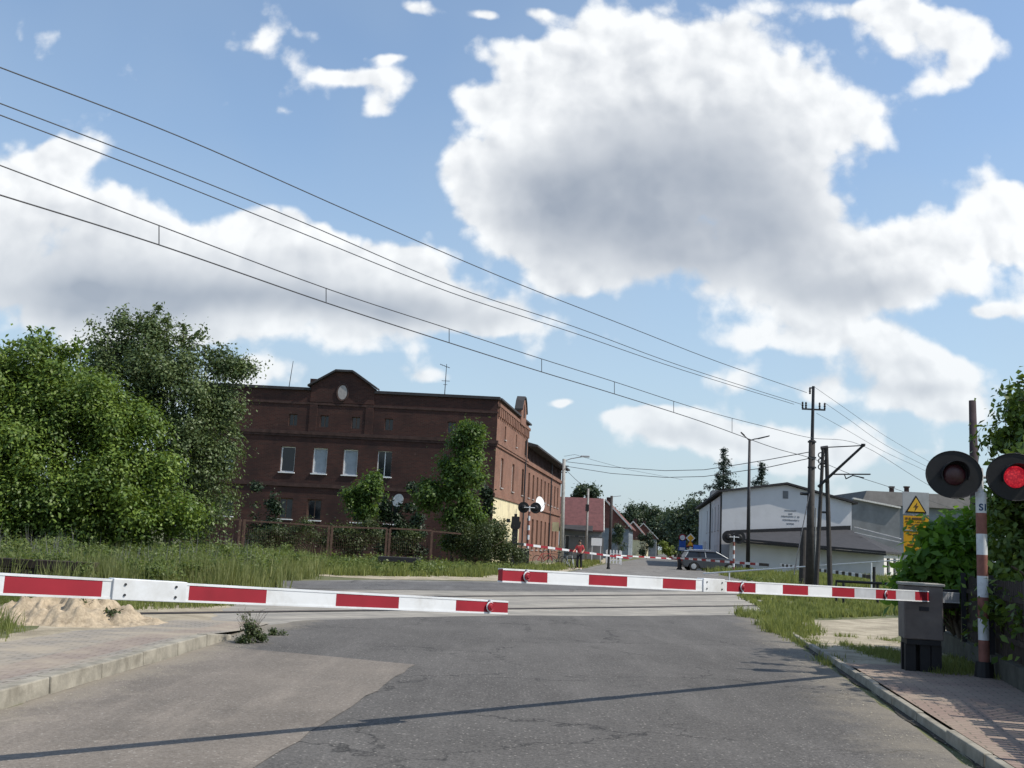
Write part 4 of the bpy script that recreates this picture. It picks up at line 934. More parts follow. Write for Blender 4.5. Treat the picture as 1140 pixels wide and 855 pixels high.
#PART3
# ------------------------------------------------------------------ level crossing equipment
def lamp_small(par, p, n, s=1.0):
    s *= .72; n = Vector(n); mb = MB(); mb.torus(Vector(p) + n * .012, n, .046 * s, .006, 16, 5); mb.tube(Vector(p) + n * .01 + Vector((0, 0, -.07 * s)), Vector(p) + n * .01 + Vector((0, 0, .075 * s)), .009); mb.build('lamp_bracket', M['offwhite'], par); mb = MB()
    mb.lathe(p, n, [(0, .035 * s), (.03 * s, .035 * s), (.045 * s, .02 * s)], 12); mb.tube(Vector(p) + Vector((0, 0, .03)) * s, Vector(p) + Vector((0, 0, .062)) * s, .016 * s)
    mb.torus(Vector(p) + n * .03 * s, n, .037 * s, .008 * s, 14, 5)
    return mb.build('boom_lamp', [M['red']], par)
def boom(root, length, stripe, first_red=True, h0=.135, h1=.098, th=.05, z=1.0, zt=0.0, joints=(), lamps=(), bolts=True, nstripes=None):
    """arm along local +x from 0 to length; stripes counted from the tip"""
    ks = nstripes or int(length / stripe); mb = MB()
    x1 = length; kx = 0
    def sec(x):
        f = x / length; return (h0 * (1 - f) + h1 * f) / 2, z + zt * f
    while x1 > 0.001:
        x0 = max(0, x1 - stripe); a, za = sec(x0); c, zc = sec(x1); m_ = (1 if (kx % 2 == 0) == first_red else 0)
        mb.hexa([(x0, -th / 2, za - a), (x1, -th / 2, zc - c), (x1, th / 2, zc - c), (x0, th / 2, za - a), (x0, -th / 2, za + a), (x1, -th / 2, zc + c), (x1, th / 2, zc + c), (x0, th / 2, za + a)], m_)
        x1 = x0; kx += 1
    o = mb.build('boom_arm', [M['white'], M['red']], root)
    # thin white lip along the top and bottom
    mb = MB()
    for sgn in (1, -1):
        a, za = sec(0); c, zc = sec(length); q_ = .008
        mb.hexa([(0, -th / 2 - .003, za + sgn * a - q_), (length, -th / 2 - .003, zc + sgn * c - q_), (length, th / 2 + .003, zc + sgn * c - q_), (0, th / 2 + .003, za + sgn * a - q_),
                 (0, -th / 2 - .003, za + sgn * a + q_ * .5), (length, -th / 2 - .003, zc + sgn * c + q_ * .5), (length, th / 2 + .003, zc + sgn * c + q_ * .5), (0, th / 2 + .003, za + sgn * a + q_ * .5)])
    mb.build('edge_trim', M['white'], root)
    for (xa, xb) in joints:
        a, za = sec(xa); c, zc = sec(xb); e = .010
        mb = MB(); mb.hexa([(xa, -th / 2 - .014, za - a - e), (xb, -th / 2 - .014, zc - c - e), (xb, th / 2 + .014, zc - c - e), (xa, th / 2 + .014, za - a - e), (xa, -th / 2 - .014, za + a + e), (xb, -th / 2 - .014, zc + c + e), (xb, th / 2 + .014, zc + c + e), (xa, th / 2 + .014, za + a + e)])
        j = mb.build('joint_sleeve', M['white'], root, bevel=.004)
        mb = MB()
        for xx in (xa + .07, xb - .07):
            for dz in (-.03, .03):
                q_ = sec(xx)[1] + dz; mb.lathe((xx, -th / 2 - .014, q_), (0, -1, 0), [(0, .0075), (.006, .0075)], 8)
        mb.build('bolt', M['darkmetal'], j)
    for xl in lamps: lamp_small(root, (xl, -th / 2 - .004, sec(xl)[1] + .0), (0, -1, 0))
    return o
BRZ = R(90 - 47)
# near left barrier: its tip is at the middle of the road, the stand is outside the frame
tipL = at(563, 676, 8.15); inL = at(10, 650, 5.66); dL = az(47); LL = 8.05 * 1.07; rootL = tipL - dL * LL; zL = tipL.z + (inL.z - tipL.z) * LL / (tipL - inL).xy.length
bl = thing('barrier', 'near left red and white barrier arm, closed low across the road', 'barrier', (rootL.x, rootL.y, 0), BRZ, 'level crossing barriers')
boom(bl, LL, .5275, True, .122, .089, z=zL, zt=tipL.z - zL, joints=((LL - .5275 * 5 - .47, LL - .5275 * 5 - .02),), lamps=(LL - .2,))
def pedestal(root, mat='brown_case', w=.5, hz=1.12, body0=.42):
    mb = MB(); mb.box(-w / 2, w / 2, -.2, .25, body0, hz); c = mb.build('casing', M[mat], root, bevel=.015)
    mb = MB(); mb.box(-w / 2 - .02, w / 2 + .02, -.22, .27, hz + .002, hz + .035); mb.build('lid', M['concrete'], c, bevel=.008)
    mb = MB(); mb.box(-.05, .06, -.212, -.202, .75, .80); mb.build('latch', M['darkmetal'], c)
    mb = MB(); mb.box(-w / 2 + .03, w / 2 - .03, -.2, .22, body0 - .06, body0 - .003)
    for (x, y_) in ((-.15, -.13), (.15, -.13), (-.15, .16), (.15, .16), (0.02, -.13)): mb.box(x - .06, x + .06, y_ - .04, y_ + .04, 0.0, body0 - .062)
    mb.box(-.19, .19, .02, .06, 0.0, body0 - .064)
    mb.build('stand', M['black'], root)
t_ = thing('barrier_machine', 'barrier drive box at the root of the near left arm', 'barrier box', (rootL.x + .2, rootL.y + .35, 0), R(43), 'barrier machines')
pedestal(t_)
# near right barrier
tipR = at(557, 640, 8.0); rootR = at(1066, 665.5, 13.55); dv = (rootR - tipR); LR = dv.xy.length
rz = math.atan2(-dv.y, -dv.x)
br_ = thing('barrier', 'right red and white barrier arm reaching over the road from the brown box', 'barrier', (rootR.x, rootR.y, 0), rz, 'level crossing barriers')
# arm runs from the root towards the tip, so its face towards the camera is local +y
def flipface(root): pass
stR = .489
boomo = MB()
x1 = LR; kx = 0; mbx = MB(); th = .05
def secR(x): f = x / LR; return (.122 * (1 - f) + .092 * f) / 2, rootR.z * (1 - f) + tipR.z * f
while x1 > .001:
    x0 = max(0, x1 - stR); a, za = secR(x0); c, zc = secR(x1); m_ = 1 if kx % 2 == 0 else 0
    if m_ == 0 and kx >= 11: m_ = 2
    if x0 < .05: m_ = 2
    mbx.hexa([(x0, -th / 2, za - a), (x1, -th / 2, zc - c), (x1, th / 2, zc - c), (x0, th / 2, za - a), (x0, -th / 2, za + a), (x1, -th / 2, zc + c), (x1, th / 2, zc + c), (x0, th / 2, za + a)], m_)
    x1 = x0; kx += 1
mbx.build('boom_arm', [M['white'], M['red'], M['greypaint']], br_)
mb = MB()
for sgn in (1, -1):
    a, za = secR(0); c, zc = secR(LR); q_ = .008
    mb.hexa([(0, -th / 2 - .003, za + sgn * a - q_), (LR, -th / 2 - .003, zc + sgn * c - q_), (LR, th / 2 + .003, zc + sgn * c - q_), (0, th / 2 + .003, za + sgn * a - q_),
             (0, -th / 2 - .003, za + sgn * a + q_ * .5), (LR, -th / 2 - .003, zc + sgn * c + q_ * .5), (LR, th / 2 + .003, zc + sgn * c + q_ * .5), (0, th / 2 + .003, za + sgn * a + q_ * .5)])
mb.build('edge_trim', M['white'], br_)
xa, xb = LR - stR * 6 + .05, LR - stR * 5 - .10
a, za = secR(xa); c, zc = secR(xb); e = .012
mb = MB(); mb.hexa([(xa, -th / 2 - .014, za - a - e), (xb, -th / 2 - .014, zc - c - e), (xb, th / 2 + .014, zc - c - e), (xa, th / 2 + .014, za - a - e), (xa, -th / 2 - .014, za + a + e), (xb, -th / 2 - .014, zc + c + e), (xb, th / 2 + .014, zc + c + e), (xa, th / 2 + .014, za + a + e)])
j = mb.build('joint_sleeve', M['white'], br_, bevel=.004)
mb = MB()
for xx in (xa + .05, xb - .05):
    for dz in (-.03, .03): mb.lathe((xx, th / 2 + .014, secR(xx)[1] + dz), (0, 1, 0), [(0, .0075), (.006, .0075)], 8)
mb.build('bolt', M['darkmetal'], j)
lo_ = MB(); 
for fr_ in (.245, .245 + 6 * stR, .22 + 12 * stR - .0): lamp_small(br_, (LR - fr_, th / 2 + .004, secR(LR - fr_)[1]), (0, 1, 0), 1.0)
mb = MB(); zc = secR(0)[1]; mb.box(-.12, .35, -.10, -.028, zc - .14, zc + .10); mb.build('arm_clamp', M['darkmetal'], br_, bevel=.01)
pr_ = at(1025, 690, 13.15)
t_ = thing('barrier_machine', 'brown grey barrier drive box on black legs beside the right pavement', 'barrier box', (pr_.x, pr_.y, .08), R(-12), 'barrier machines')
pedestal(t_, w=.46, hz=1.05, body0=.40)
# thin black hoop rail left of the box
mb = MB(); A = at(931, 647, 33); B_ = at(1000, 650.5, 31.5); mb.path([A - Vector((0, 0, A.z)), A, B_, at(1001, 626, 31.5)], .05, 6)
for px in (939, 977, 994): q = at(px, 649, 32); mb.tube((q.x, q.y, 0), q, .04)
o = mb.build('pipe_rail', M['black']); tag(o, 'low black pipe handrail just left of the brown barrier box', 'rail')

# near right signal with two round boards
sg = at(1095, 700, 12.7); 
sgt = thing('crossing_signal', 'near crossing signal on striped post with right lamp lit red', 'signal', (sg.x, sg.y, .08), 0, 'level crossing signals')
def signal(t_, sx, htop, stripes, r, spread, zc, mats, face, lit=None, ry=.88, hood=.17, base=True, spreadR=None):
    mb = MB(); z = 0.0; rr = .062 * sx
    mb.tube((0, 0, 0), (0, 0, .20 * sx), rr * 1.9, rr * 1.6, 14, 0); mb.build('base', M['black'], t_)
    mb = MB(); z = .20 * sx; k_ = 0
    while z < htop - .01:
        z1 = min(htop, z + stripes); mb.tube((0, 0, z), (0, 0, z1), rr, rr, 16, k_ % 2, cap=False); z = z1; k_ += 1
    mb.tube((0, 0, htop), (0, 0, htop + .01), rr, rr * .6, 16, (k_ + 1) % 2)
    o = mb.build('post', mats, t_, smooth=True)
    n = Vector(face).normalized(); sd_ = Vector((-n.y, n.x, 0)) * 1.0; sd_ = Vector((1, 0, 0)) - n * n.x; sd_.normalize()
    mb = MB(); mb.tube(-sd_ * spread * .9 + Vector((0, 0, zc)) - n * .10, sd_ * (spreadR or spread) * .9 + Vector((0, 0, zc)) - n * .10, .02 * sx); mb.tube((0, 0, htop - .02), (0, 0, zc + .1), .035 * sx); mb.build('cross_arm', M['offwhite'], t_)
    for s_ in (-1, 1):
        off = spread if s_ < 0 else (spreadR or spread)
        c = sd_ * off * s_ + Vector((0, 0, zc)) + n * .09
        mb = MB(); mb.lathe(c, n, [(-.012, r), (.006, r), (.014, r * .985)], 40, sx=1.0, sy=ry, ref=sd_); mb.lathe(c, n, [(-.16, r * .30), (-.02, r * .52)], 20, ref=sd_)
        bd = mb.build('backing_board', M['black'], t_)
        mb = MB(); mb.torus(c + n * .012, n, r * .985, .008, 40, 5)
        o = mb.build('rim', M['black'], bd)
        # squash the rim to the board's oval
        for v in o.data.vertices: v.co.z = zc + (v.co.z - zc) * ry
        mb = MB(); mb.lathe(c, n, [(.015, r * .40), (.03, r * .40), (.05, r * .30), (.062, r * .12)], 24, ref=sd_); mb.build('lens', M['redlit' if s_ == lit else 'lens'], bd, smooth=True)
        mb = MB(); K = 16; inner = []; outer = []
        for i in range(K + 1):
            a_ = math.pi * (-.12 + 1.24 * i / K); e_ = (sd_ * math.cos(a_) + Vector((0, 0, 1)) * math.sin(a_)); dpt = hood * (.45 + .55 * math.sin(max(0, min(math.pi, a_))))
            inner.append((c + e_ * r * .45 + n * .01, c + e_ * r * .47 + n * dpt, c + e_ * (r * .45 + .008) + n * .01, c + e_ * (r * .47 + .008) + n * dpt))
        for i in range(K):
            a0_, b0_, c0_, d0_ = inner[i]; a1_, b1_, c1_, d1_ = inner[i + 1]
            mb.poly([a0_, a1_, b1_, b0_]); mb.poly([c0_, d0_, d1_, c1_]); mb.poly([b0_, b1_, d1_, d0_])
        mb.build('hood', M['darkmetal'], bd)
signal(sgt, 1.0, 2.22, .253, .335, .345, 2.50 - .08, [M['offwhite'], M['fadedred']], (-.10, -1, 0), lit=1, ry=.87, spreadR=.37)
# base stripe order fix: first visible band above the base is red
po = [c for c in sgt.children if c.name.startswith('post')][0]
po.data.materials[0], po.data.materials[1] = M['fadedred'], M['offwhite']
cu = bpy.data.curves.new('mark', 'FONT'); cu.body = 'S1'; cu.size = .115; cu.align_x = 'CENTER'; cu.extrude = .002; cu.offset = .003
to = bpy.data.objects.new('tmp', cu); COL.objects.link(to); bpy.context.view_layer.update()
me = bpy.data.meshes.new_from_object(to.evaluated_get(bpy.context.evaluated_depsgraph_get())); bpy.data.objects.remove(to)
for v in me.vertices:
    a_ = v.co.x / .066; zz_ = v.co.y; dep = v.co.z
    v.co = Vector((math.sin(a_) * (.064 + dep), -math.cos(a_) * (.064 + dep), 1.92 + .08 + zz_))
me.materials.clear(); me.materials.append(M['bluetext']); o = bpy.data.objects.new('post_number', me); COL.objects.link(o); o.parent = po

# warning sign: triangle with lightning bolt over two yellow text panels
ws = at(1020, 640, 17.0); wt = thing('warning_sign', 'yellow high voltage warning sign with lightning triangle on a grey post', 'sign', (ws.x, ws.y, 0), R(3))
sc = 17.0 / 1150; zpix = lambda py: at(1020, py, 17).z; xpix = lambda px: (px - 1020.5) * sc
MB().tube((0, .03, 0), (0, .03, zpix(552)), .03, .03, 10).build('post', M['metal'], wt)
mb = MB(); mb.box(xpix(1006), xpix(1035.5), -.012, 0, zpix(573), zpix(548)); mb.build('white_panel', M['greypaint'], wt)
mb = MB(); x0, x1_, xm = xpix(1008.5), xpix(1032.8), xpix(1020.6); za_, zb_ = zpix(571), zpix(551.5)
mb.prism([(x0, -.014, za_), (x1_, -.014, za_), (xm, -.014, zb_)], (0, -.004, 0)); tb = mb.build('triangle_border', M['black'], wt)
c_ = Vector(((x0 + x1_ + xm) / 3, 0, (za_ * 2 + zb_) / 3)); sh_ = lambda p, y_: (c_.x + (p[0] - c_.x) * .80, y_, c_.z + (p[1] - c_.z) * .80)
mb = MB(); mb.prism([sh_((x0, za_), -.0195), sh_((x1_, za_), -.0195), sh_((xm, zb_), -.0195)], (0, -.003, 0)); mb.build('triangle_face', M['orange'], tb)
mb = MB(); b0 = [(.018, .075), (-.045, .0), (-.005, .005), (-.02, -.065), (.04, .02), (.005, .015)]
mb.prism([(c_.x + p[0], -.0235, c_.z + p[1] - .0) for p in b0], (0, -.003, 0)); mb.build('lightning_bolt', M['rust'], tb)
for (pa, pb_, nm, lines) in ((574.5, 590, 'upper_text_panel', ((577.5, 12, 2.2), (581, 12, 1.0), (584, 11, 1.0), (587.3, 10, .9))), (591.5, 617, 'lower_text_panel', ((595, 9, 1.3), (599, 4, 1.3), (603, 8, 1.4), (607, 10, 1.5), (612, 5, 2.8)))):
    mb = MB(); mb.box(xpix(1006.5), xpix(1035), -.014, -.002, zpix(pb_), zpix(pa)); pn = mb.build(nm, M['orange' if 0 else 'yellow'], wt)
    mb = MB()
    for (py, half, hh) in lines:
        x = xpix(1020.6 - half); 
        while x < xpix(1020.6 + half):
            w = random.uniform(.008, .016)
            if random.random() > .15: mb.box(x, x + w, -.018, -.0145, zpix(py + hh / 2), zpix(py - hh / 2))
            x += w + .006
    mb.build('lettering', M['rust'], pn)
mb = MB(); mb.box(xpix(1006), xpix(1036), -.022, -.002, zpix(591.2), zpix(590.2)); mb.build('clamp_strip', M['metal'], wt)

# dark board fence behind the signal on a concrete plinth
fA = g(1053, 727); fB = g(1138, 777); fd = (fA - fB).normalized(); fS = fB - fd * 5; fl = (fA - fS).length + .2
ft = thing('board_fence', 'dark weathered board fence on a concrete plinth along the right pavement', 'fence', (fS.x, fS.y, 0), math.atan2(fd.y, fd.x))
mb = MB(); mb.box(0, fl, -.06, .06, 0, .34); mb.build('plinth', M['darkplinth'], ft, bevel=.01)
mb = MB(); x = 0
while x < fl: 
    mb.box(x, x + .09, -.02 + random.uniform(-.006, .006), .0, .36, 1.25 + random.uniform(-.02, .02)); x += .105 if random.random() > .06 else .2
mb.build('boards', M['darkwood'], ft)
mb = MB(); x = .3
while x < fl: MB().box(x, x + .07, .025, .09, .342, 1.3).build('post', M['darkmetal'], ft); x += 2.0
mb = MB(); mb.box(0, fl, .002, .024, .55, .61); mb.box(0, fl, .002, .024, 1.02, 1.08); mb.build('rails', M['darkwood'], ft)

# ---- far side of the crossing
def far_signal(px, Y, zc, label, r=.33, face=(-.05, -1, 0), back=False, h=None, stripe=.28):
    p = at(px, 610, Y); t_ = thing('crossing_signal', label, 'signal', (p.x, p.y, 0), 0 if not back else math.pi, 'level crossing signals')
    signal(t_, 1.1, zc - .25, stripe, r, .36, zc, [M['fadedred'], M['offwhite']], face, lit=None, ry=1.0)
    return t_
far_signal(587.5, 62, at(587, 565, 62).z, 'far left crossing signal in front of the brick building, seen from behind', back=True)
far_signal(817, 70, at(817, 598, 70).z, 'far right crossing signal in front of the white building, seen from behind', r=.42, back=True)
# dark stepped signal head between bushes
p = at(572.5, 610, 58); t_ = thing('railway_signal', 'black stepped signal head on a short post beside the bushes', 'signal', (p.x, p.y, 0))
zt_ = at(572, 574, 58).z; zb2 = at(572, 589, 58).z
mb = MB(); w = .27; mb.prism([(-w, -.1, zb2 + .1), (-w * .7, -.1, zb2), (w * .7, -.1, zb2), (w, -.1, zb2 + .1), (w * 1.15, -.1, zb2 + .4), (w * .8, -.1, zb2 + .42), (w * .8, -.1, zt_ - .05), (.08, -.1, zt_ - .04), (.08, -.1, zt_ + .1), (-.08, -.1, zt_ + .1), (-.08, -.1, zt_ - .04), (-w * .8, -.1, zt_ - .05), (-w * .8, -.1, zb2 + .42)], (0, .25, 0)); hd = mb.build('signal_head', M['black'], t_)
mb = MB(); mb.box(-.5, -.3, -.05, .1, zb2 + .35, zb2 + .55); mb.build('side_lamp', M['darkmetal'], hd)
mb = MB(); mb.box(-.16, .16, -.06, .06, 0, zb2 - .003); mb.build('post', M['darkmetal'], t_)
# far left barrier: box and arm running away to the right
rF = at(583, 606, 61); tF = at(700, 621.5, 66)
def far_boom(rA, tA, label, st, machine=None, h0=.14, h1=.10, firstred=True, mats=None):
    d_ = tA - rA; L__ = d_.xy.length
    t_ = thing('barrier', label, 'barrier', (rA.x, rA.y, 0), math.atan2(d_.y, d_.x), 'level crossing barriers')
    mb = MB(); x1 = L__; k_ = 0
    def sec(x): f = x / L__; return (h0 * (1 - f) + h1 * f) / 2, rA.z * (1 - f) + tA.z * f
    while x1 > .001:
        x0 = max(0, x1 - st); a, za = sec(x0); c, zc_ = sec(x1); m_ = 1 if (k_ % 2 == 0) == firstred else 0
        mb.hexa([(x0, -.03, za - a), (x1, -.03, zc_ - c), (x1, .03, zc_ - c), (x0, .03, za - a), (x0, -.03, za + a), (x1, -.03, zc_ + c), (x1, .03, zc_ + c), (x0, .03, za + a)], m_); x1 = x0; k_ += 1
    mb.build('boom_arm', mats or [M['white'], M['red']], t_)
    mb = MB(); mb.box(-.9, .1, .05, .12, rA.z - .08, rA.z + .08); mb.build('counterweight', M['darkmetal'], t_)
    if machine:
        q_ = thing('barrier_machine', machine, 'barrier box', (rA.x, rA.y + .5, 0), 0, 'barrier machines'); 
        mb = MB(); mb.box(-.36, .36, -.25, .25, .18, 1.05); c = mb.build('casing', M['black'], q_, bevel=.03); mb = MB(); mb.box(-.38, .38, -.27, .27, 1.053, 1.10); mb.build('lid', M['darkmetal'], c)
        mb = MB(); mb.box(-.2, .2, -.2, .2, 0, .177); mb.build('stand', M['black'], q_)
    return t_
far_boom(rF, tF, 'far left barrier arm crossing in front of the cyclist', .55, 'black barrier drive box under the far left signal')
rG = at(848, 628.5, 58); tG = at(745, 620.5, 70)
far_boom(rG, tG, 'far right barrier arm passing in front of the grey parked car', .62)
rH = at(968, 642, 44); tH = at(869, 629, 62)
far_boom(rH, tH, 'narrow black and white striped barrier arm by the annex', .55, None, h0=.15, h1=.15, firstred=False, mats=[M['white'], M['black']])
tL2 = far_boom(at(756, 622.5, 92), at(684, 618, 84), 'most distant red and white barrier arm across the far road', .9, None)
# short posts in the road edge
def bollard(px, py, Y, w, label, mat='darkmetal'):
    b0 = at(px, 610, Y); z1 = at(px, py, Y).z; t_ = thing('bollard', label, 'bollard', (b0.x, b0.y, 0), 0, 'short posts at the crossing')
    MB().tube((0, 0, 0), (0, 0, .12), w * 1.5, w * 1.3, 10).build('foot', M['black'], t_); MB().tube((0, 0, .12), (0, 0, z1), w, w * .85, 10).build('shaft', M[mat], t_); return t_
bollard(678, 612, 68, .09, 'short dark post on the road by the picket fence')
bollard(757, 617, 78, .16, 'dark stubby post at the left end of the grey car')

# ------------------------------------------------------------------ poles and wires
def pole(px, top, Y, r0_, r1_, label, mat, name='utility_pole', cat='pole', lean=0.0, botpx=None, n=12, group=None):
    tp = at(px, top, Y); bp = at(botpx or px, 612, Y); t_ = thing(name, label, cat, (bp.x, bp.y, 0), 0, group)
    dx = tp.x - bp.x
    if botpx is None: dx = 0; t_.location = (tp.x, tp.y, 0)
    MB().tube((0, 0, 0), (dx, 0, tp.z), r0_, r1_, n).build('shaft', M[mat], t_, smooth=True)
    return t_, dx, tp.z
t_, dx, zt_ = pole(628, 511, 75, .17, .12, 'pale street lamp pole standing at the far end of the brick building', 'polegrey', 'street_lamp', 'street lamp', botpx=625.5)
mb = MB(); mb.path([(dx, 0, zt_ - .15), (dx + .5, 0, zt_ + .05), (dx + 1.4, 0, zt_ + .25)], .035); mb.build('arm', M['metal'], t_)
mb = MB(); mb.box(dx + 1.2, dx + 1.85, -.13, .13, zt_ + .2, zt_ + .32); mb.build('lamp_head', M['metal'], t_, bevel=.03)
mb = MB(); mb.box(dx - .35, dx + .35, -.05, .05, zt_ - .55, zt_ - .47); mb.box(dx - .25, dx + .25, -.05, .05, zt_ - 1.0, zt_ - .93); mb.build('crossarm', M['darkmetal'], t_)
mb = MB(); mb.box(dx - .65, dx - .15, .13, .2, 2.35, 3.0); mb.build('notice_plate', M['cream'], t_)
t_, dx, zt_ = pole(655, 544, 92, .11, .09, 'thin grey pole in front of the red roofed house', 'polegrey', botpx=652.5)
mb = MB(); mb.box(dx - .2, dx + .1, -.2, -.1, zt_ - 2.0, zt_ - 1.4); mb.build('junction_box', M['black'], t_)
t_, dx, zt_ = pole(681, 552, 100, .16, .13, 'brown wooden pole by the picket fence with a side bracket', 'pole', botpx=679)
mb = MB(); mb.path([(dx, 0, zt_ - .1), (dx + .9, 0, zt_ + .05)], .03); mb.build('bracket', M['metal'], t_)
# double street lamp near the white building
t_, dx, zt_ = pole(834.5, 489, 72, .15, .085, 'tall dark street lamp with two heads before the white building', 'darkmetal', 'street_lamp', 'street lamp')
mb = MB(); mb.path([(0, 0, zt_ - .1), (-.25, 0, zt_ + .12), (-.42, 0, zt_ + .28)], .04); mb.path([(0, 0, zt_ - .1), (.35, 0, zt_ + .03), (.8, 0, zt_ + .12)], .04); mb.build('arm', M['darkmetal'], t_)
for (x0, x1, z0_, z1_) in ((-.36, -.62, .22, .46), (.62, 1.38, .07, .30)):
    mb = MB(); mb.hexa([(x0, -.12, zt_ + z0_ - .04), (x1, -.12, zt_ + z1_ - .04), (x1, .12, zt_ + z1_ - .04), (x0, .12, zt_ + z0_ - .04), (x0, -.12, zt_ + z0_ + .06), (x1, -.12, zt_ + z1_ + .04), (x1, .12, zt_ + z1_ + .04), (x0, .12, zt_ + z0_ + .06)]); mb.build('lamp_head', M['darkmetal'], t_, bevel=.02)
# power pole with steel top
Yp = 42.0; tp = at(905.5, 430, Yp); ms = at(904, 490, Yp); bp = at(901, 646, Yp)
pt = thing('power_pole', 'tall dark power pole with insulated crossarms beside the railway', 'pole', (bp.x, bp.y, 0))
dx = tp.x - bp.x; xm_ = ms.x - bp.x
mb = MB(); mb.tube((0, 0, 0), (xm_, 0, ms.z), .175, .125, 12); mb.build('shaft', M['pole'], pt, smooth=True)
mb = MB(); mb.tube((.20, -.05, 0), (xm_ * .6 + .18, -.05, ms.z * .55), .035, .03, 8); mb.build('cable_duct', M['polegrey'], pt)
mb = MB(); mb.tube((xm_, -.0, ms.z - .5), (dx, 0, tp.z), .075, .06, 8); mb.build('steel_top', M['darkmetal'], pt)
zc_ = at(905, 455, Yp).z; mb = MB(); mb.box(dx - .46, dx + .49, -.04, .04, zc_ - .06, zc_); mb.box(dx - .16, dx + .02, -.03, .03, tp.z - .1, tp.z - .05); mb.build('crossarm', M['darkmetal'], pt)
for (x, z) in ((dx - .44, zc_), (dx - .30, zc_), (dx + .26, zc_), (dx + .47, zc_), (dx - .14, tp.z - .33)):
    mb = MB(); mb.lathe((x, 0, z), (0, 0, 1), [(0, .03), (.03, .045), (.08, .03), (.12, .05), (.17, .03), (.22, .045), (.27, .02)], 10); mb.build('insulator', M['black'], pt)
mb = MB()
for i, z in enumerate((ms.z - .1, ms.z - .75, ms.z - 1.15)): mb.lathe((xm_, 0, z), (0, 0, 1), [(0, .17), (.06, .17)], 12)
for i in range(5): mb.torus((xm_ + .35 + .12 * (i % 2), -.05, ms.z - .6 - i * .12), (0.3, 1, .2), .10, .025, 12, 5)
mb.build('clamp_band', M['darkmetal'], pt)
mb = MB(); mb.tube((-.38, 0, ms.z - 2.2), (-.1, 0, ms.z - 2.2), .06); mb.build('side_bracket', M['darkmetal'], pt)
# catenary mast (A frame) with cantilever
Ya = 37.5; q1 = at(908, 650, Ya); q2 = at(924.5, 655, Ya); qt = at(917, 498, Ya)
cm = thing('catenary_mast', 'narrow A shaped catenary mast with a slanting strut right of the power pole', 'mast', (q2.x, q2.y, 0)); o0 = Vector((q2.x, q2.y, 0)); lw = lambda p: Vector(p) - o0
mb = MB(); mb.tube(Vector((q1.x, q1.y, 0)) - o0, lw(qt) + Vector((-.02, 0, 0)), .09, .06, 8); mb.build('leg', M['pole'], cm)
mb = MB(); mb.tube((0, 0, 0), lw(at(920, 498, Ya)), .10, .07, 8); mb.build('leg', M['pole'], cm)
mb = MB(); mb.tube(lw(at(914, 499, Ya)), lw(at(921.5, 498, Ya)), .07); mb.tube(lw(at(911, 570, Ya)), lw(at(922, 570.5, Ya)), .04); mb.tube(lw(at(913, 516, Ya)), lw(at(921, 516, Ya)), .04); mb.build('tie', M['darkmetal'], cm)
eb = at(961, 496, 36.5)
mb = MB(); mb.tube(lw(at(911, 542, Ya)), lw(eb), .055, .045, 8); mb.lathe(lw(eb), (0, 0, 1), [(-.05, .03), (0, .08), (.06, .08)], 8); mb.build('cantilever_strut', M['darkmetal'], cm)
mb = MB(); mb.tube(lw(at(920, 498, Ya)), lw(eb), .02); mb.tube(lw(at(925, 528, Ya)), lw(at(969, 528, 36.5)), .025); mb.tube(lw(at(940, 528, 37)), lw(at(942, 533.5, 37)), .02); mb.tube(lw(at(942, 533, 37)), lw(at(950, 529, 36.8)), .02); mb.tube(lw(at(950, 529.5, 36.6)), lw(at(962, 532, 36.4)), .02); mb.build('registration_arm', M['darkmetal'], cm)
# second stump left of the power pole
q = at(893, 640, 46); tq = at(894.5, 590, 46)
o = MB().tube((0, 0, 0), (tq.x - q.x, 0, tq.z), .16, .12, 10).build('old_pole', M['pole']); o.location = (q.x, q.y, 0); tag(o, 'short grey stump pole leaning just left of the tall power pole', 'pole')
PLA, PLB = (-6.5, 13.1), (10.4, 36.0)
PD = Vector((PLB[0] - PLA[0], PLB[1] - PLA[1], 0)).normalized()
def wire(pix, A, B, r, label, mat='wire', extra=None, group=None):
    pts = [onplane(px, py, A, B) for px, py in pix]
    # resample smoothly (Catmull-Rom)
    out = []
    for i in range(len(pts) - 1):
        p0_ = pts[max(i - 1, 0)]; p1_ = pts[i]; p2_ = pts[i + 1]; p3_ = pts[min(i + 2, len(pts) - 1)]
        for k_ in range(6):
            t = k_ / 6; out.append(0.5 * ((2 * p1_) + (p2_ - p0_) * t + (2 * p0_ - 5 * p1_ + 4 * p2_ - p3_) * t * t + (3 * p1_ - p0_ - 3 * p2_ + p3_) * t ** 3))
    out.append(pts[-1])
    if extra: d_ = (out[0] - out[3]).normalized(); out.insert(0, out[0] + d_ * extra)
    o = MB().path(out, r, 5).build('overhead_wire', M[mat]); tag(o, label, 'wire', group or 'overhead wires'); return pts
wire([(0, 217), (177, 272.5), (363, 337), (500, 381.5), (603, 414), (684, 438.5), (780, 469), (860, 498), (906, 511), (950, 529), (996, 544), (1060, 566), (1120, 588)], PLA, PLB, .011, 'lowest thick contact wire of the railway, running down from left', 'copper', 6)
wire([(0, 184), (90, 218), (177, 251), (363, 321), (500, 366), (603, 399.5), (684, 425), (780, 456), (860, 477), (903, 487.5), (960, 496), (1032, 539), (1100, 574)], PLA, PLB, .009, 'messenger wire just above the thick contact wire', 'copper', 6)
dr = MB()
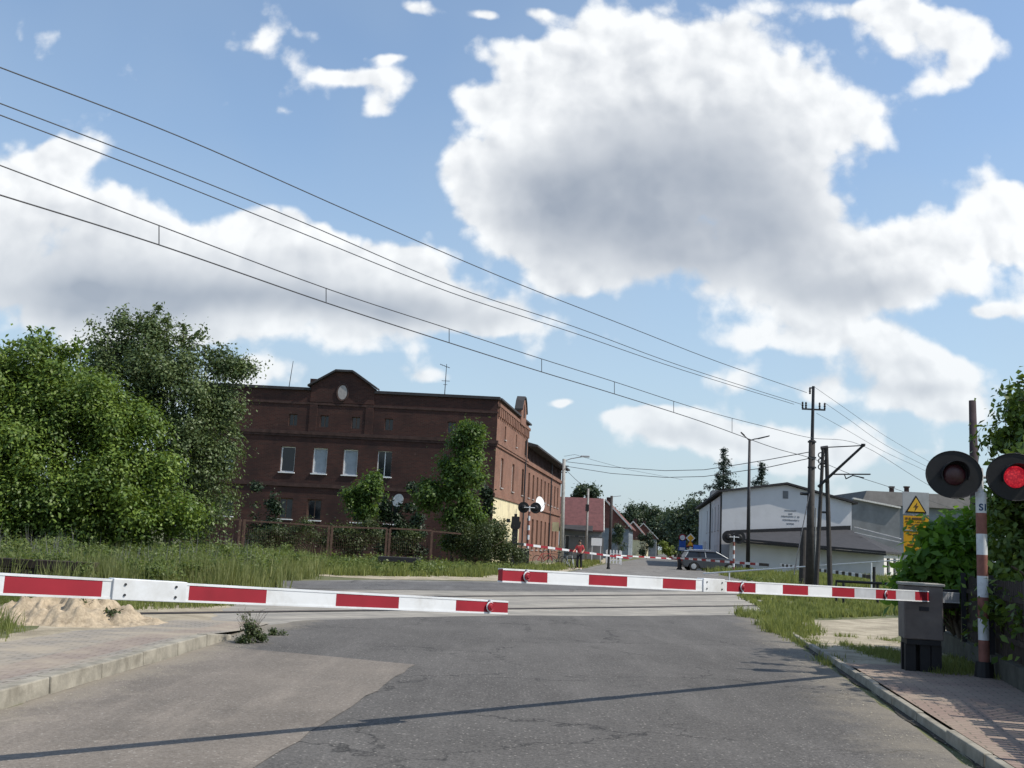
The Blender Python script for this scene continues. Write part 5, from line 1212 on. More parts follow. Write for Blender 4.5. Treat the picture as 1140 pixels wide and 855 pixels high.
for (px, a, c) in ((177, 251, 272.5), (363, 321, 337), (500, 366, 381.5), (603, 399.5, 414), (684, 425, 438.5), (750, 446.5, 459.5), (815, 465.5, 481)):
    P1_, P2_ = onplane(px, a, PLA, PLB), onplane(px, c, PLA, PLB); P1_ = P1_ + PD * .0
    o = MB().tube(P1_, P2_, .008, .008, 5).build('dropper', M['copper']); tag(o, 'short dropper between the two railway wires, %s' % {177: 'the upper left sky', 363: 'the left third of the span', 500: 'the middle above the brick building', 603: 'the span right of the aerial', 684: 'the span over the red roofs', 750: 'the span left of the lamp post', 815: 'the span end nearest the power pole'}[px], 'wire', 'droppers of the catenary')
pp_ = at(905, 450, 42); QB = (pp_.x, pp_.y); QA = (pp_.x - PD.x * 30, pp_.y - PD.y * 30)
wire([(0, 75), (200, 152), (400, 240), (560, 309), (700, 364), (800, 403), (898, 437)], QA, QB, .011, 'highest single power line rising to the upper left corner', extra=8)
wire([(0, 115), (170, 180), (330, 244.5), (500, 317), (640, 364), (760, 408), (892, 450)], QA, QB, .010, 'upper wire of the close pair of power lines', extra=8)
wire([(0, 128), (170, 193), (330, 257), (500, 325), (640, 371), (760, 412), (884, 450)], QA, QB, .010, 'lower wire of the close pair of power lines', extra=8)
wire([(907, 431), (940, 454), (985, 485), (1040, 517), (1100, 550)], QA, QB, .008, 'thin power line leaving the pole top to the right')
wire([(919, 449), (945, 467), (985, 495), (1035, 521), (1100, 553)], QA, QB, .008, 'thin power line leaving the right end of the crossarm')
wire([(909, 460), (945, 480), (985, 503), (1030, 524), (1100, 559)], QA, QB, .008, 'lowest thin power line leaving the pole to the right')
pl = at(628, 515, 75); XA = (pl.x, pl.y); XB = (pp_.x, pp_.y)
def wpt(px, py): 
    f = (px - 628) / (903 - 628); return at(px, py, 75 + (42 - 75) * f)
def wire2(pix, r, label):
    o = MB().path([wpt(*p) for p in pix], r, 5).build('overhead_wire', M['wire']); tag(o, label, 'wire', 'overhead wires')
wire2([(630, 514), (680, 520), (740, 524), (784, 523), (820, 517.5), (856, 511.6), (902, 503)], .018, 'upper sagging cable between street lamp and power pole')
wire2([(630, 519), (680, 527), (740, 531.5), (784, 530.5), (856, 520), (902, 510)], .018, 'lower sagging cable between street lamp and power pole')
wire2([(628, 521), (640, 533), (655, 546)], .016, 'short cable dropping from the street lamp to the thin grey pole')
o = MB().path([at(628, 508, 75), at(640, 506, 74), at(660, 512, 80), at(700, 523, 88), (at(760, 534, 100))], .012, 5).build('overhead_wire', M['wire']); tag(o, 'faint far cable passing right of the street lamp', 'wire', 'overhead wires')
o = MB().path([at(902, 545, 42) , at(893, 590, 41), at(884, 640, 40)], .02, 5).build('stay_wire', M['wire']); tag(o, 'thin stay wire slanting down left of the power pole', 'wire')
#PART4
# ------------------------------------------------------------------ vehicles, people, bicycles, signs
def car(label, px_rear, px_front, Y, rz, paint, group='cars by the white building'):
    a = at(px_rear, 612, Y); t_ = thing('parked_car', label, 'car', (a.x, a.y, 0), rz, group)
    Lc = 4.6; Wc = 1.78
    low = [(0.05, .35), (.0, .62), (.06, .92), (.75, .98), (2.9, 1.0), (3.35, .98), (4.25, .78), (4.55, .62), (4.6, .38), (4.45, .22), (4.1, .2), (3.95, .45), (3.72, .60), (3.45, .60), (3.22, .45), (3.1, .2), (1.35, .2), (1.22, .45), (.98, .60), (.72, .60), (.5, .45), (.38, .22)]
    mb = MB(); mb.prism([(x, -Wc / 2, z) for x, z in low], (0, Wc, 0)); mb.build('body', M[paint], t_, bevel=.05)
    def cab(mb, prof, inset0, z0, ztop):
        L0 = []
        n = len(prof); lf = []; rt_ = []
        for (x, z) in prof:
            ins = inset0 * max(0, (z - z0) / (ztop - z0)); lf.append((x, -Wc / 2 + .06 + ins, z)); rt_.append((x, Wc / 2 - .06 - ins, z))
        a_ = mb.pts(lf); b__ = mb.pts(rt_); mb.face(a_[::-1]); mb.face(b__)
        for i in range(n): mb.face([a_[i], a_[(i + 1) % n], b__[(i + 1) % n], b__[i]])
    mb = MB(); cab(mb, [(.18, .95), (3.45, .95), (2.55, 1.42), (.5, 1.42)], .2, .95, 1.45); mb.build('windows', M['glass'], t_)
    mb = MB(); cab(mb, [(.42, 1.405), (2.62, 1.405), (2.3, 1.49), (1.4, 1.52), (.55, 1.47)], .16, 1.3, 1.5); mb.build('roof', M[paint], t_, bevel=.02)
    for s_ in (-1, 1):
        mb = MB()
        for (xa, za, xb, zb) in ((3.42, .98, 2.56, 1.43), (.2, .98, .5, 1.43), (1.75, .98, 1.72, 1.43)):
            ya = s_ * (Wc / 2 - .055); yb = s_ * (Wc / 2 - .235); mb.tube((xa, ya, za), (xb, yb, zb), .035, .035, 6)
        mb.build('pillars', M['metal'] if s_ < 0 else M[paint], t_)
    for x in (.85, 3.58):
        for s_ in (-1, 1):
            mb = MB(); y0 = s_ * (Wc / 2 - .1); mb.lathe((x, y0 - s_ * .1, .32), (0, s_, 0), [(0, .31), (.02, .325), (.17, .325), (.19, .30)], 22); w_ = mb.build('wheel', M['tyre'], t_)
            mb = MB(); mb.lathe((x, y0 + s_ * .085, .32), (0, s_, 0), [(0, .2), (.012, .19), (.02, .05)], 16); mb.build('rim', M['metal'], w_)
    for s_ in (-1, 1):
        mb = MB(); mb.box(4.25, 4.5, s_ * .6 - .2, s_ * .6 + .2, .62, .76); mb.build('headlight', M['frame'], t_, bevel=.02)
        mb = MB(); mb.box(.0 - .02, .1, s_ * .68 - .14, s_ * .68 + .14, .68, .9); mb.build('tail_light', M['red'], t_, bevel=.01)
    mb = MB(); 
    for s_ in (-1, 1): mb.tube((.7, s_ * .62, 1.54), (2.2, s_ * .62, 1.55), .02)
    mb.build('roof_rail', M['metal'], t_)
    return t_
car('dark grey estate car parked side on by the white building', 757, 826, 78, R(4), 'carpaint')
car('black car half hidden behind the grey estate car', 812, 850, 84, R(-8), 'carpaint2')

def bicycle(label, p, rz, frame='metal', group='bicycles by the brick wall'):
    t_ = thing('bicycle', label, 'bicycle', p, rz, group)
    for x in (-.52, .52):
        mb = MB(); mb.torus((x, 0, .34), (0, 1, 0), .32, .022, 24, 6); w_ = mb.build('wheel', M['tyre'], t_)
        mb = MB()
        for i in range(8): a_ = i * math.pi / 8; mb.tube((x - .31 * math.cos(a_), 0, .34 - .31 * math.sin(a_)), (x + .31 * math.cos(a_), 0, .34 + .31 * math.sin(a_)), .003, .003, 4)
        mb.build('spokes', M['metal'], w_)
    mb = MB(); BB = (-.08, 0, .30); ST = (-.22, 0, .78); HT = (.34, 0, .80); HB = (.40, 0, .66)
    for a, c in ((BB, ST), (BB, HB), (ST, HT), (HT, HB), (ST, (-.52, .04, .34)), (ST, (-.52, -.04, .34)), (BB, (-.52, .04, .34)), (HB, (.52, .04, .34)), (HB, (.52, -.04, .34))): mb.tube(a, c, .018, .016, 6)
    mb.build('frame', M[frame], t_)
    mb = MB(); mb.path([(.30, 0, .8), (.28, 0, .98), (.25, .12, 1.0), (.12, .3, 1.0)], .014); mb.path([(.28, 0, .98), (.25, -.12, 1.0), (.12, -.3, 1.0)], .014); mb.build('handlebar', M['darkmetal'], t_)
    mb = MB(); mb.hexa([(-.38, -.08, .86), (-.10, -.03, .88), (-.10, .03, .88), (-.38, .08, .86), (-.38, -.08, .92), (-.10, -.03, .92), (-.10, .03, .92), (-.38, .08, .92)]); mb.tube((-.22, 0, .78), (-.24, 0, .87), .015); mb.build('saddle', M['black'], t_)
    mb = MB(); mb.torus((-.08, .05, .30), (0, 1, 0), .09, .008, 14, 4); mb.tube((-.08, .05, .30), (.02, .07, .16), .012); mb.tube((-.08, -.05, .30), (-.18, -.07, .44), .012); mb.build('crank', M['metal'], t_)
    return t_
pb = g(641, 633.5); pb_x = at(641, 620, 63)
bicycle('bicycle pushed by the person in the red top', (pb_x.x - .42, 62.8, 0), R(-62), 'metal', 'bicycles')
q = at(607, 610, 68); bicycle('bicycle with red frame leaning at the brick wall near the far signal', (q.x, q.y, 0), R(20), 'red', 'bicycles')
q = at(619, 610, 70); bicycle('dark bicycle parked right of the red one by the brick wall', (q.x, q.y, 0), R(160), 'darkmetal', 'bicycles')
# standing person
def skin(name, verts, edges, radii, mat, parent, root=0, sub=2):
    me = bpy.data.meshes.new(name); me.from_pydata(verts, edges, []); o = bpy.data.objects.new(name, me); COL.objects.link(o)
    md = o.modifiers.new('skin', 'SKIN'); 
    sv_ = me.skin_vertices[0].data if me.skin_vertices else None
    if sv_ is None:
        bpy.context.view_layer.objects.active = o; sv_ = me.skin_vertices[0].data
    for i, r_ in enumerate(radii): sv_[i].radius = (r_, r_) if not isinstance(r_, tuple) else r_
    sv_[root].use_root = True
    sb = o.modifiers.new('sub', 'SUBSURF'); sb.levels = sub; sb.render_levels = sub
    bpy.context.view_layer.update()
    m2 = bpy.data.meshes.new_from_object(o.evaluated_get(bpy.context.evaluated_depsgraph_get()))
    bpy.data.objects.remove(o); m2.materials.clear(); m2.materials.append(M[mat])
    for f_ in m2.polygons: f_.use_smooth = True
    o = bpy.data.objects.new(name, m2); COL.objects.link(o); o.parent = parent; return o
pp3 = at(645.5, 612, 63)
pt_ = thing('person', 'person in red top and black trousers standing with a bicycle behind the far barrier', 'person', (pp3.x, pp3.y, 0), R(-8))
# x to the picture's right, y away; faces the camera (-y)
V_ = [(0, 0, .93), (0, 0, 1.12), (0, -.01, 1.32), (0, 0, 1.45), (0, 0, 1.52), (0, -.01, 1.62), (0, -.005, 1.70),
      (.17, 0, 1.40), (.25, -.03, 1.16), (.18, -.20, 1.0), (.14, -.27, .98), (-.17, 0, 1.40), (-.28, -.05, 1.18), (-.36, -.22, 1.03), (-.39, -.28, 1.01),
      (.09, 0, .88), (.10, -.02, .50), (.11, .03, .10), (.11, -.10, .045), (-.09, 0, .88), (-.11, -.08, .50), (-.10, -.03, .10), (-.10, -.16, .045)]
E_ = [(0, 1), (1, 2), (2, 3), (3, 4), (4, 5), (5, 6), (2, 7), (7, 8), (8, 9), (9, 10), (2, 11), (11, 12), (12, 13), (13, 14), (0, 15), (15, 16), (16, 17), (17, 18), (0, 19), (19, 20), (20, 21), (21, 22)]
Rr = [(.15, .11), (.135, .10), (.16, .11), (.075, .07), (.055, .055), (.085, .10), (.07, .08), .06, .045, .034, .028, .06, .045, .034, .028, .085, .058, .04, .035, .085, .058, .04, .035]
skin('body', V_, E_, Rr, 'skin', pt_)
skin('shirt', [V_[0], V_[1], V_[2], (0, 0, 1.43), V_[7], V_[8], V_[11], V_[12]], [(0, 1), (1, 2), (2, 3), (2, 4), (4, 5), (2, 6), (6, 7)], [(.165, .125), (.155, .118), (.18, .128), (.085, .08), .075, .058, .075, .058], 'redshirt', pt_)
skin('trousers', [V_[0], V_[15], V_[16], (.11, .03, .09), V_[19], V_[20], (-.10, -.03, .09)], [(0, 1), (1, 2), (2, 3), (0, 4), (4, 5), (5, 6)], [(.16, .12), .10, .075, .06, .10, .075, .06], 'trousers', pt_)
mb = MB(); mb.lathe((0, .012, 1.66), (0, 0, 1), [(-.05, .085), (.0, .098), (.06, .092), (.10, .06), (.118, .01)], 16, sy=1.1); mb.build('hair', M['hair'], pt_, smooth=True)
mb = MB()
for s_ in (-1, 1):
    for k_ in range(4): mb.path([(s_ * .24 + (-.10 if s_ > 0 else -.12), -.27 - .005 * k_, 1.0 - .012 * k_), (s_ * .24 + (-.10 if s_ > 0 else -.12) - s_ * .02, -.33, .995 - .014 * k_), (s_ * .24 + (-.10 if s_ > 0 else -.12), -.335, .97 - .014 * k_)], .008, 5)
mb.build('fingers', M['skin'], pt_)
mb = MB(); mb.lathe((0, -.105, 1.625), (0, -1, -.3), [(0, .018), (.025, .008)], 8); mb.build('nose', M['skin'], pt_)
mb = MB()
for s_ in (-1, 1): mb.lathe((s_ * .032, -.098, 1.655), (0, -1, 0), [(0, .010), (.006, .006)], 8)
mb.build('eyes', M['hair'], pt_)
for s_, (fx, fy) in ((1, (.11, -.04)), (-1, (-.10, -.10))):
    mb = MB(); mb.hexa([(fx - .045, fy - .14, .0), (fx + .045, fy - .14, .0), (fx + .04, fy + .12, .0), (fx - .04, fy + .12, .0), (fx - .035, fy - .12, .05), (fx + .035, fy - .12, .05), (fx + .035, fy + .11, .10), (fx - .035, fy + .11, .10)]); mb.build('shoe', M['shoe'], pt_, bevel=.015)

# road signs far ahead
def sign_post(px, Y, plates, label, h=None, post='metal'):
    a = at(px, 610, Y); t_ = thing('road_sign', label, 'road sign', (a.x, a.y, 0), 0, 'road signs beyond the crossing')
    zt2 = max(at(px, p_[1], Y).z for p_ in plates) + .2; MB().tube((0, .05, 0), (0, .05, zt2), .04, .04, 8).build('post', M[post], t_)
    for (shp, py, w, h_, mat, rim) in plates:
        z = at(px, py, Y).z; mb = MB()
        def shape(s, y_, th_):
            if shp == 'circle': return mb.lathe((0, y_, z), (0, -1, 0), [(0, w * s), (th_, w * s)], 24)
            if shp == 'diamond': pts = [(-w * s, y_, z), (0, y_, z - h_ * s), (w * s, y_, z), (0, y_, z + h_ * s)]
            elif shp == 'tri': pts = [(-w * s, y_, z - h_ * s), (w * s, y_, z - h_ * s), (0, y_, z + h_ * s)]
            else: pts = [(-w * s, y_, z - h_ * s), (w * s, y_, z - h_ * s), (w * s, y_, z + h_ * s), (-w * s, y_, z + h_ * s)]
            return mb.prism(pts, (0, -th_, 0))
        shape(1, 0, .02); o = mb.build('sign_plate', M[rim or mat], t_)
        if rim: mb = MB(); shape(.72, -.022, .006); mb.build('sign_face', M[mat], o)
sign_post(759.5, 96, [('circle', 598.5, .33, .33, 'white', 'red'), ('rect', 605, .30, .34, 'blue', None), ('rect', 611, .34, .17, 'white', 'blue')], 'round red rimmed sign above a blue plate on one post')
sign_post(768.5, 93, [('diamond', 599, .42, .42, 'yellow', 'white'), ('tri', 604.5, .38, .33, 'yellow', 'red'), ('rect', 611, .09, .45, 'offwhite', None)], 'yellow sign beside the white building corner')
sign_post(777, 90, [('rect', 612, .40, .40, 'blue', None)], 'square blue sign low by the white building wall')
sign_post(784.5, 96, [('rect', 607, .14, .34, 'frame', None)], 'small white plate in front of the white building side')
# white board on posts and picket fence
a = at(664, 610, 88); t_ = thing('notice_board', 'blank white board on two posts by the red roofed house', 'notice board', (a.x, a.y, 0))
mb = MB(); z0 = at(664, 607.5, 88).z; z1 = at(664, 599, 88).z; mb.box(-.45, .45, -.03, 0, z0, z1); mb.build('panel', M['frame'], t_)
for x in (-.36, .36): MB().box(x - .03, x + .03, .003, .06, 0, z1 - .05).build('post', M['offwhite'], t_)
def fence_seg(px0, px1, Y, h, label, mat, gap=.16, wb_=.09):
    a = at(px0, 610, Y); b_ = at(px1, 610, Y); w = b_.x - a.x; t_ = thing('picket_fence', label, 'fence', (a.x, a.y, 0))
    mb = MB(); x = 0
    while x < w: mb.prism([(x, 0, .1), (x + wb_, 0, .1), (x + wb_, 0, h), (x + wb_ / 2, 0, h + .08), (x, 0, h)], (0, .025, 0)); x += gap
    mb.build('pickets', M[mat], t_); mb = MB(); mb.box(0, w, .028, .06, .3, .38); mb.box(0, w, .028, .06, h - .3, h - .22); mb.build('rails', M[mat], t_)
    for x in (0, w): MB().box(x - .05, x + .05, .063, .15, 0, h).build('post', M[mat], t_)
fence_seg(675.5, 692, 86, 1.15, 'white picket fence below the brown wooden pole', 'frame', .26, .13)

# yellowish pipe rail over the grass on the right
mb = MB(); mb.path([at(783, 638.5, 50), at(812, 636.5, 49), at(1003, 623.5, 38)], [.035, .035, .02], 6); 
mb.tube((lambda p: (p.x, p.y, 0))(at(812, 636, 49)), at(812, 636.5, 49), .03); mb.tube((lambda p: (p.x, p.y, 0))(at(970, 636, 40)), at(970, 625.8, 40), .03); o = mb.build('pipe_rail', M['offwhite']); tag(o, 'long thin pale pipe rail above the grass on the right', 'rail')
mb = MB(); q = at(973, 610, 42); zt2 = at(973, 631, 42).z
MB0 = None
t_ = thing('wire_fence_post', 'thin black post standing before the annex wall', 'post', (q.x, q.y, 0)); mb.tube((0, 0, 0), (0, 0, zt2), .06); mb.build('shaft', M['black'], t_)

# rusty panel fence in front of the brick building
def gpt(px, py, Y): return at(px, py, Y)
FY = 47.0
f0 = at(205, 610, FY); f1 = at(520, 610, FY); rt_f = thing('rusty_fence', 'rusty steel framed mesh fence in front of the brick building', 'fence', (f0.x, f0.y, 0), math.atan2(1.0, (f1.x - f0.x)))
mb = MB(); sx_ = lambda px: (at(px, 610, FY) - f0).length * (1 if px > 205 else -1)
posts = [(212, 578), (264, 578), (268.5, 578), (363, 585), (366.5, 585), (428, 588.5), (431.5, 588.5), (479, 592)]
for (px, py) in posts:
    z = at(px, py, FY).z; MB().box(sx_(px) - .05, sx_(px) + .05, -.05, .05, 0, z).build('post', M['rust'], rt_f)
mb = MB()
for (a, c) in (((212, 577.5), (264, 579)), ((268.5, 580), (363, 586.5)), ((366.5, 587), (428, 589)), ((431.5, 588.8), (479, 591.3)), ((479, 592), (512, 595))):
    bar(mb, (sx_(a[0]), 0, at(a[0], a[1], FY).z), (sx_(c[0]), 0, at(c[0], c[1], FY).z), .03, .07)
mb.build('top_rail', M['rust'], rt_f)
mb = MB()
for i in range(120):
    x = sx_(212) + i * (sx_(479) - sx_(212)) / 119; mb.tube((x, 0, .1), (x, 0, 1.45), .004, .004, 3, cap=False)
for j in range(8): mb.tube((sx_(212), .01, .2 + j * .16), (sx_(479), .01, .2 + j * .16), .004, .004, 3, cap=False)
mb.build('mesh', M['rust'], rt_f)
# dark trough / bench by the fence
q = at(446, 617, 42); t_ = thing('timber_trough', 'low dark timber box lying in the grass before the rusty fence', 'trough', (q.x, q.y, 0), R(-6))
mb = MB(); mb.box(-.85, .8, -.25, .25, .42, .62); mb.build('top', M['slate'], t_, bevel=.02)
for x in (-.72, .66): mb = MB(); mb.box(x - .07, x + .07, -.2, .2, 0, .417); mb.build('leg', M['slate'], t_)
# concrete pipe piece and sleepers in the weeds
q = at(155, 640, 25); t_ = thing('concrete_block', 'broken pale concrete ring half buried in weeds behind the left arm', 'rubble', (q.x, q.y, 0), R(20))
mb = MB(); K = 18
for (ra, rb) in ((.34, .20),):
    o_ = [mb.pts([(x, math.cos(2 * math.pi * k_ / K) * r_ , .26 + math.sin(2 * math.pi * k_ / K) * r_ * .8) for k_ in range(K)]) for (x, r_) in ((-.45, ra), (.45, ra), (.45, rb), (-.45, rb))]
    for a, c in ((0, 1), (1, 2), (2, 3), (3, 0)):
        for i in range(K): mb.face([o_[a][i], o_[a][(i + 1) % K], o_[c][(i + 1) % K], o_[c][i]])
t_.rotation_euler = (0, 0, R(70)); mb.build('ring', M['sand'], t_)
for i, (px, py, l, rz_, zz_, lb) in enumerate(((20, 627, 2.6, 3, .0, 'bottom'), (38, 627, 2.6, -4, .19, 'top'))):
    q = at(px, py, 21); o = MB().box(-l / 2, l / 2, -.12, .12, 0, .18).build('railway_sleeper', M['darkwood'], bevel=.015); o.location = (q.x, q.y, .25 + zz_); o.rotation_euler = (0, 0, R(rz_)); tag(o, '%s dark old sleeper stacked in the grass at the left edge' % lb, 'sleeper', 'stacked sleepers')
o = MB().box(-.9, .9, -.3, .3, 0, .25).build('sleeper_bearer', M['darkwood']); q = at(28, 627, 21); o.location = (q.x, q.y, 0); tag(o, 'dark timber bearer on the ground under the stacked sleepers', 'sleeper', 'stacked sleepers')
# sand pile
import bmesh
bm = bmesh.new(); n_ = 90
gridv = {}
from mathutils import noise as mn
for i in range(n_ + 1):
    for j in range(46):
        u = -1 + 2 * i / n_; v = -1 + 2 * j / 45; x = u * 2.9; y = v * 1.7
        r2 = math.sqrt(u * u + v * v); h = max(0, 1 - r2) ** 1.1 * .62 * (1 + .25 * math.sin(3 * u + 1)) + .28 * math.exp(-((u + .45) ** 2 * 9 + v * v * 6)) 
        nz = mn.fractal(Vector((x * 1.4, y * 1.4, 3.1)), 1.0, 2.0, 6); h = (h * (1 + .8 * nz) + .07 * nz + .07 * mn.noise(Vector((x * 7, y * 7, 0))) * min(1, h * 8)) if r2 < 1.1 else -.05
        if r2 > .93: h -= (r2 - .93) * .5
        gridv[i, j] = bm.verts.new((x, y, h))
for i in range(n_):
    for j in range(45): bm.faces.new([gridv[i, j], gridv[i + 1, j], gridv[i + 1, j + 1], gridv[i, j + 1]])
me = bpy.data.meshes.new('sand_pile'); bm.to_mesh(me); bm.free(); me.materials.append(M['sand']); me.polygons.foreach_set('use_smooth', [True] * len(me.polygons))
sp3 = bpy.data.objects.new('sand_pile', me); COL.objects.link(sp3); c3 = Vector((-6.05, 13.9, 0)); sp3.location = (c3.x - .1, c3.y + 1.3, -.02); sp3.scale = (.50, .62, .60); sp3.rotation_euler = (0, 0, R(8)); tag(sp3, 'heap of pale loose sand on the verge under the left barrier arm', 'sand heap')

# ------------------------------------------------------------------ trees and shrubs
def tree(name, label, base, trunk_h, lobes, n, size, mat, r=.16, clump=.35, cat='tree', group=None, shell=.45, limbs=8, per=28, droop=0.0, aspect=.55):
    t_ = thing(name, label, cat, base, 0, group); b0 = Vector(base)
    mb = MB(); L = lobes; cen = Vector((sum(l[0] for l in L) / len(L), sum(l[1] for l in L) / len(L), 0))
    mb.path([(0, 0, -.1), (.05, 0, trunk_h * .5), (cen.x * .3, cen.y * .3, trunk_h)], [r, r * .8, r * .65], 8)
    for i in range(limbs):
        l = L[i % len(L)]; e = Vector((l[0] + random.uniform(-.5, .5) * l[3], l[1] + random.uniform(-.5, .5) * l[4], l[2] + random.uniform(-.1, .6) * l[5])); s_ = Vector((cen.x * .3, cen.y * .3, trunk_h * random.uniform(.6, 1)))
        mb.path([s_, s_.lerp(e, .5) + Vector((random.uniform(-.2, .2), random.uniform(-.2, .2), .1)), e], [r * .45, r * .28, r * .08], 6)
    mb.build('trunk', M['bark'], t_, smooth=True)
    foliage('crown', lobes, n, size, M[mat], t_, clump=clump, shell=shell, per=per, droop=droop, aspect=aspect)
    return t_
def lob(base, Y, arr, thick=1.0):
    """lobes from (px, py, rx_px, ry_px, dY)"""
    o = []
    for (px, py, rx, ry, dy) in arr:
        c = at(px, py, Y + dy); s_ = (Y + dy) / F; o.append((c.x - base[0], c.y - base[1], c.z, rx * s_, (rx + ry) / 2 * s_ * thick, ry * s_))
    return o
Yt = 31.0; b1 = at(60, 610, Yt); b1 = (b1.x, b1.y, 0)
tree('broadleaf_tree', 'big dense bright green broadleaf tree at the left edge', b1, 2.5,
     lob(b1, Yt, [(38, 440, 55, 50, 0), (80, 450, 65, 48, 0), (-20, 470, 60, 70, 0), (60, 530, 95, 60, -.5), (130, 500, 45, 50, -.3), (0, 560, 60, 45, -1), (120, 570, 80, 38, -.6), (50, 400, 30, 18, 0), (170, 550, 36, 42, 0), (100, 600, 80, 25, -.6), (205, 575, 30, 28, -.3)]), 170000, .11, 'leafA', .28, clump=.22, shell=.38, limbs=12)
Yt = 35.5; b2 = at(185, 610, Yt); b2 = (b2.x, b2.y, 0)
tree('silvery_tree', 'taller airy grey green tree behind the dense one, in front of the brick building', b2, 2.8,
     lob(b2, Yt, [(160, 410, 55, 42, 0), (200, 440, 55, 48, 0), (150, 375, 32, 22, 0), (190, 380, 28, 20, 0), (235, 405, 28, 16, 0), (120, 385, 20, 16, 0), (225, 480, 33, 45, 0), (190, 520, 55, 50, 0), (215, 560, 40, 35, 0), (130, 450, 50, 50, 0), (248, 520, 12, 26, 0), (262, 412, 14, 6, 0), (240, 580, 18, 25, 0)]), 80000, .105, 'leafB', .2, clump=.26, shell=.55, limbs=16)
# loose sprays on top of the silvery tree
def sprays(parent, base, Y, arr, mat, size=.12, per=70, spread=.10):
    mb = MB(); pts = []
    for (xa, ya, xb, yb) in arr:
        A = at(xa, ya, Y); B_ = at(xb, yb, Y); A = A - Vector(base); B_ = B_ - Vector(base); mid = A.lerp(B_, .5) + Vector((0, 0, .06)); mb.path([A, mid, B_], [.022, .014, .005], 4)
        for k_ in range(per): f = random.random() ** .7; c = A.lerp(B_, f); pts.append((c.x + random.gauss(0, spread), c.y + random.gauss(0, spread), c.z + random.gauss(0, spread)))
    mb.build('twigs', M['bark'], parent)
    lobes = [(p[0], p[1], p[2], .05, .05, .05) for p in pts]
    foliage('spray_leaves', lobes, len(pts) * 2, size, M[mat], parent, clump=.03, per=2)
stree = [o for o in COL.objects if o.name.startswith('silvery_tree')][0]
sprays(stree, b2, Yt, [(140, 385, 97, 358), (145, 375, 137, 343), (160, 370, 176, 340), (185, 375, 188, 352), (200, 382, 228, 370), (215, 395, 250, 388), (235, 405, 284, 410), (230, 420, 270, 404), (125, 395, 98, 372), (150, 370, 158, 350), (205, 385, 203, 362), (245, 450, 270, 458), (240, 470, 268, 485), (225, 400, 262, 398)], 'leafB', .13, 80)
btree = [o for o in COL.objects if o.name.startswith('broadleaf_tree')][0]
sprays(btree, b1, 31.0, [(40, 400, 46, 366), (50, 402, 36, 374), (15, 405, 8, 378), (70, 410, 80, 385), (90, 415, 89, 385), (150, 470, 158, 448)], 'leafA', .16, 60, .12)
# columnar tree and small tree before the brick building
Yc = 50.0; b3 = at(503, 610, Yc); b3 = (b3.x, b3.y, 0)
tree('columnar_tree', 'tall narrow bright green tree before the brick building corner', b3, 1.3, lob(b3, Yc, [(518, 500, 14, 26, 0), (512, 530, 22, 26, 0), (502, 562, 23, 28, 0), (515, 575, 18, 22, 0), (520, 480, 9, 14, 0), (482, 552, 10, 14, 0), (505, 592, 20, 16, 0), (524, 520, 10, 28, 0)], .9), 21000, .17, 'leafC', .12, clump=.22, limbs=8)
Ys = 50.5; b4 = at(401, 610, Ys); b4 = (b4.x, b4.y, 0)
tree('small_tree', 'small leafy tree with two heads below the open window', b4, 1.6, lob(b4, Ys, [(411, 540, 11, 13, 0), (414, 552, 12, 12, 0), (395, 555, 11, 12, 0), (393, 567, 12, 14, 0), (409, 568, 12, 12, 0)], .9), 9000, .16, 'leafC', .08, clump=.16, limbs=6)
def shrub(label, arr, Y, n, size, mat, name='shrub', group='bushes before the brick building', clump=.18, cat='bush', shell=.4, th=.06, k=None):
    px = arr[0][0]; b_ = at(px, 610, Y); b_ = (b_.x, b_.y, 0)
    return tree(name, label, b_, .5, lob(b_, Y, arr), n, size, mat, th, clump, cat, group, shell, limbs=5)
shrub('feathery olive bush behind the rusty fence below the small tree', [(399, 598, 20, 20, 0), (385, 605, 14, 12, 0)], 48.6, 9000, .10, 'leafE')
shrub('wide olive bush before the corner of the brick building', [(525, 600, 20, 18, 0), (548, 598, 22, 20, 0), (560, 608, 14, 14, 0), (505, 606, 16, 12, 0), (573, 614, 8, 10, 0)], 49, 16000, .10, 'leafE')
shrub('low dry olive scrub along the middle of the rusty fence', [(345, 595, 22, 12, 0), (320, 598, 22, 12, 0), (300, 600, 20, 11, 0), (450, 602, 20, 12, 0), (375, 600, 14, 10, 0)], 48.8, 12000, .10, 'leafE')
for (px, py0, wpx, Y, lab) in ((541, 538, 17, 60, 'dark pointed cypress at the brick building corner'), (522, 556, 12, 60, 'shorter dark cypress left of the corner cypress'), (428, 560, 11, 60, 'dark cypress right of the small leafy tree'), (445, 566, 11, 60, 'dark cypress under the small satellite dish'), (461, 538, 15, 60, 'dark cypress left of the tall narrow tree'), (283, 548, 12, 60, 'narrow dark cypress at the left of the brick front'), (305, 550, 11, 60, 'dark cypress second from left along the brick front')):
    b_ = at(px, 610, Y); b_ = (b_.x, b_.y, 0); arr = []
    hgt = 612 - py0
    for k_ in range(6): f = k_ / 5; arr.append((px, 608 - hgt * f * .93, wpx * (1 - .80 * f), hgt * .13, 0))
    tree('cypress', lab, b_, .4, lob(b_, Y, arr), 5500, .16, 'leafD', .07, .14, 'tree', 'cypresses along the brick front', .35, limbs=2)
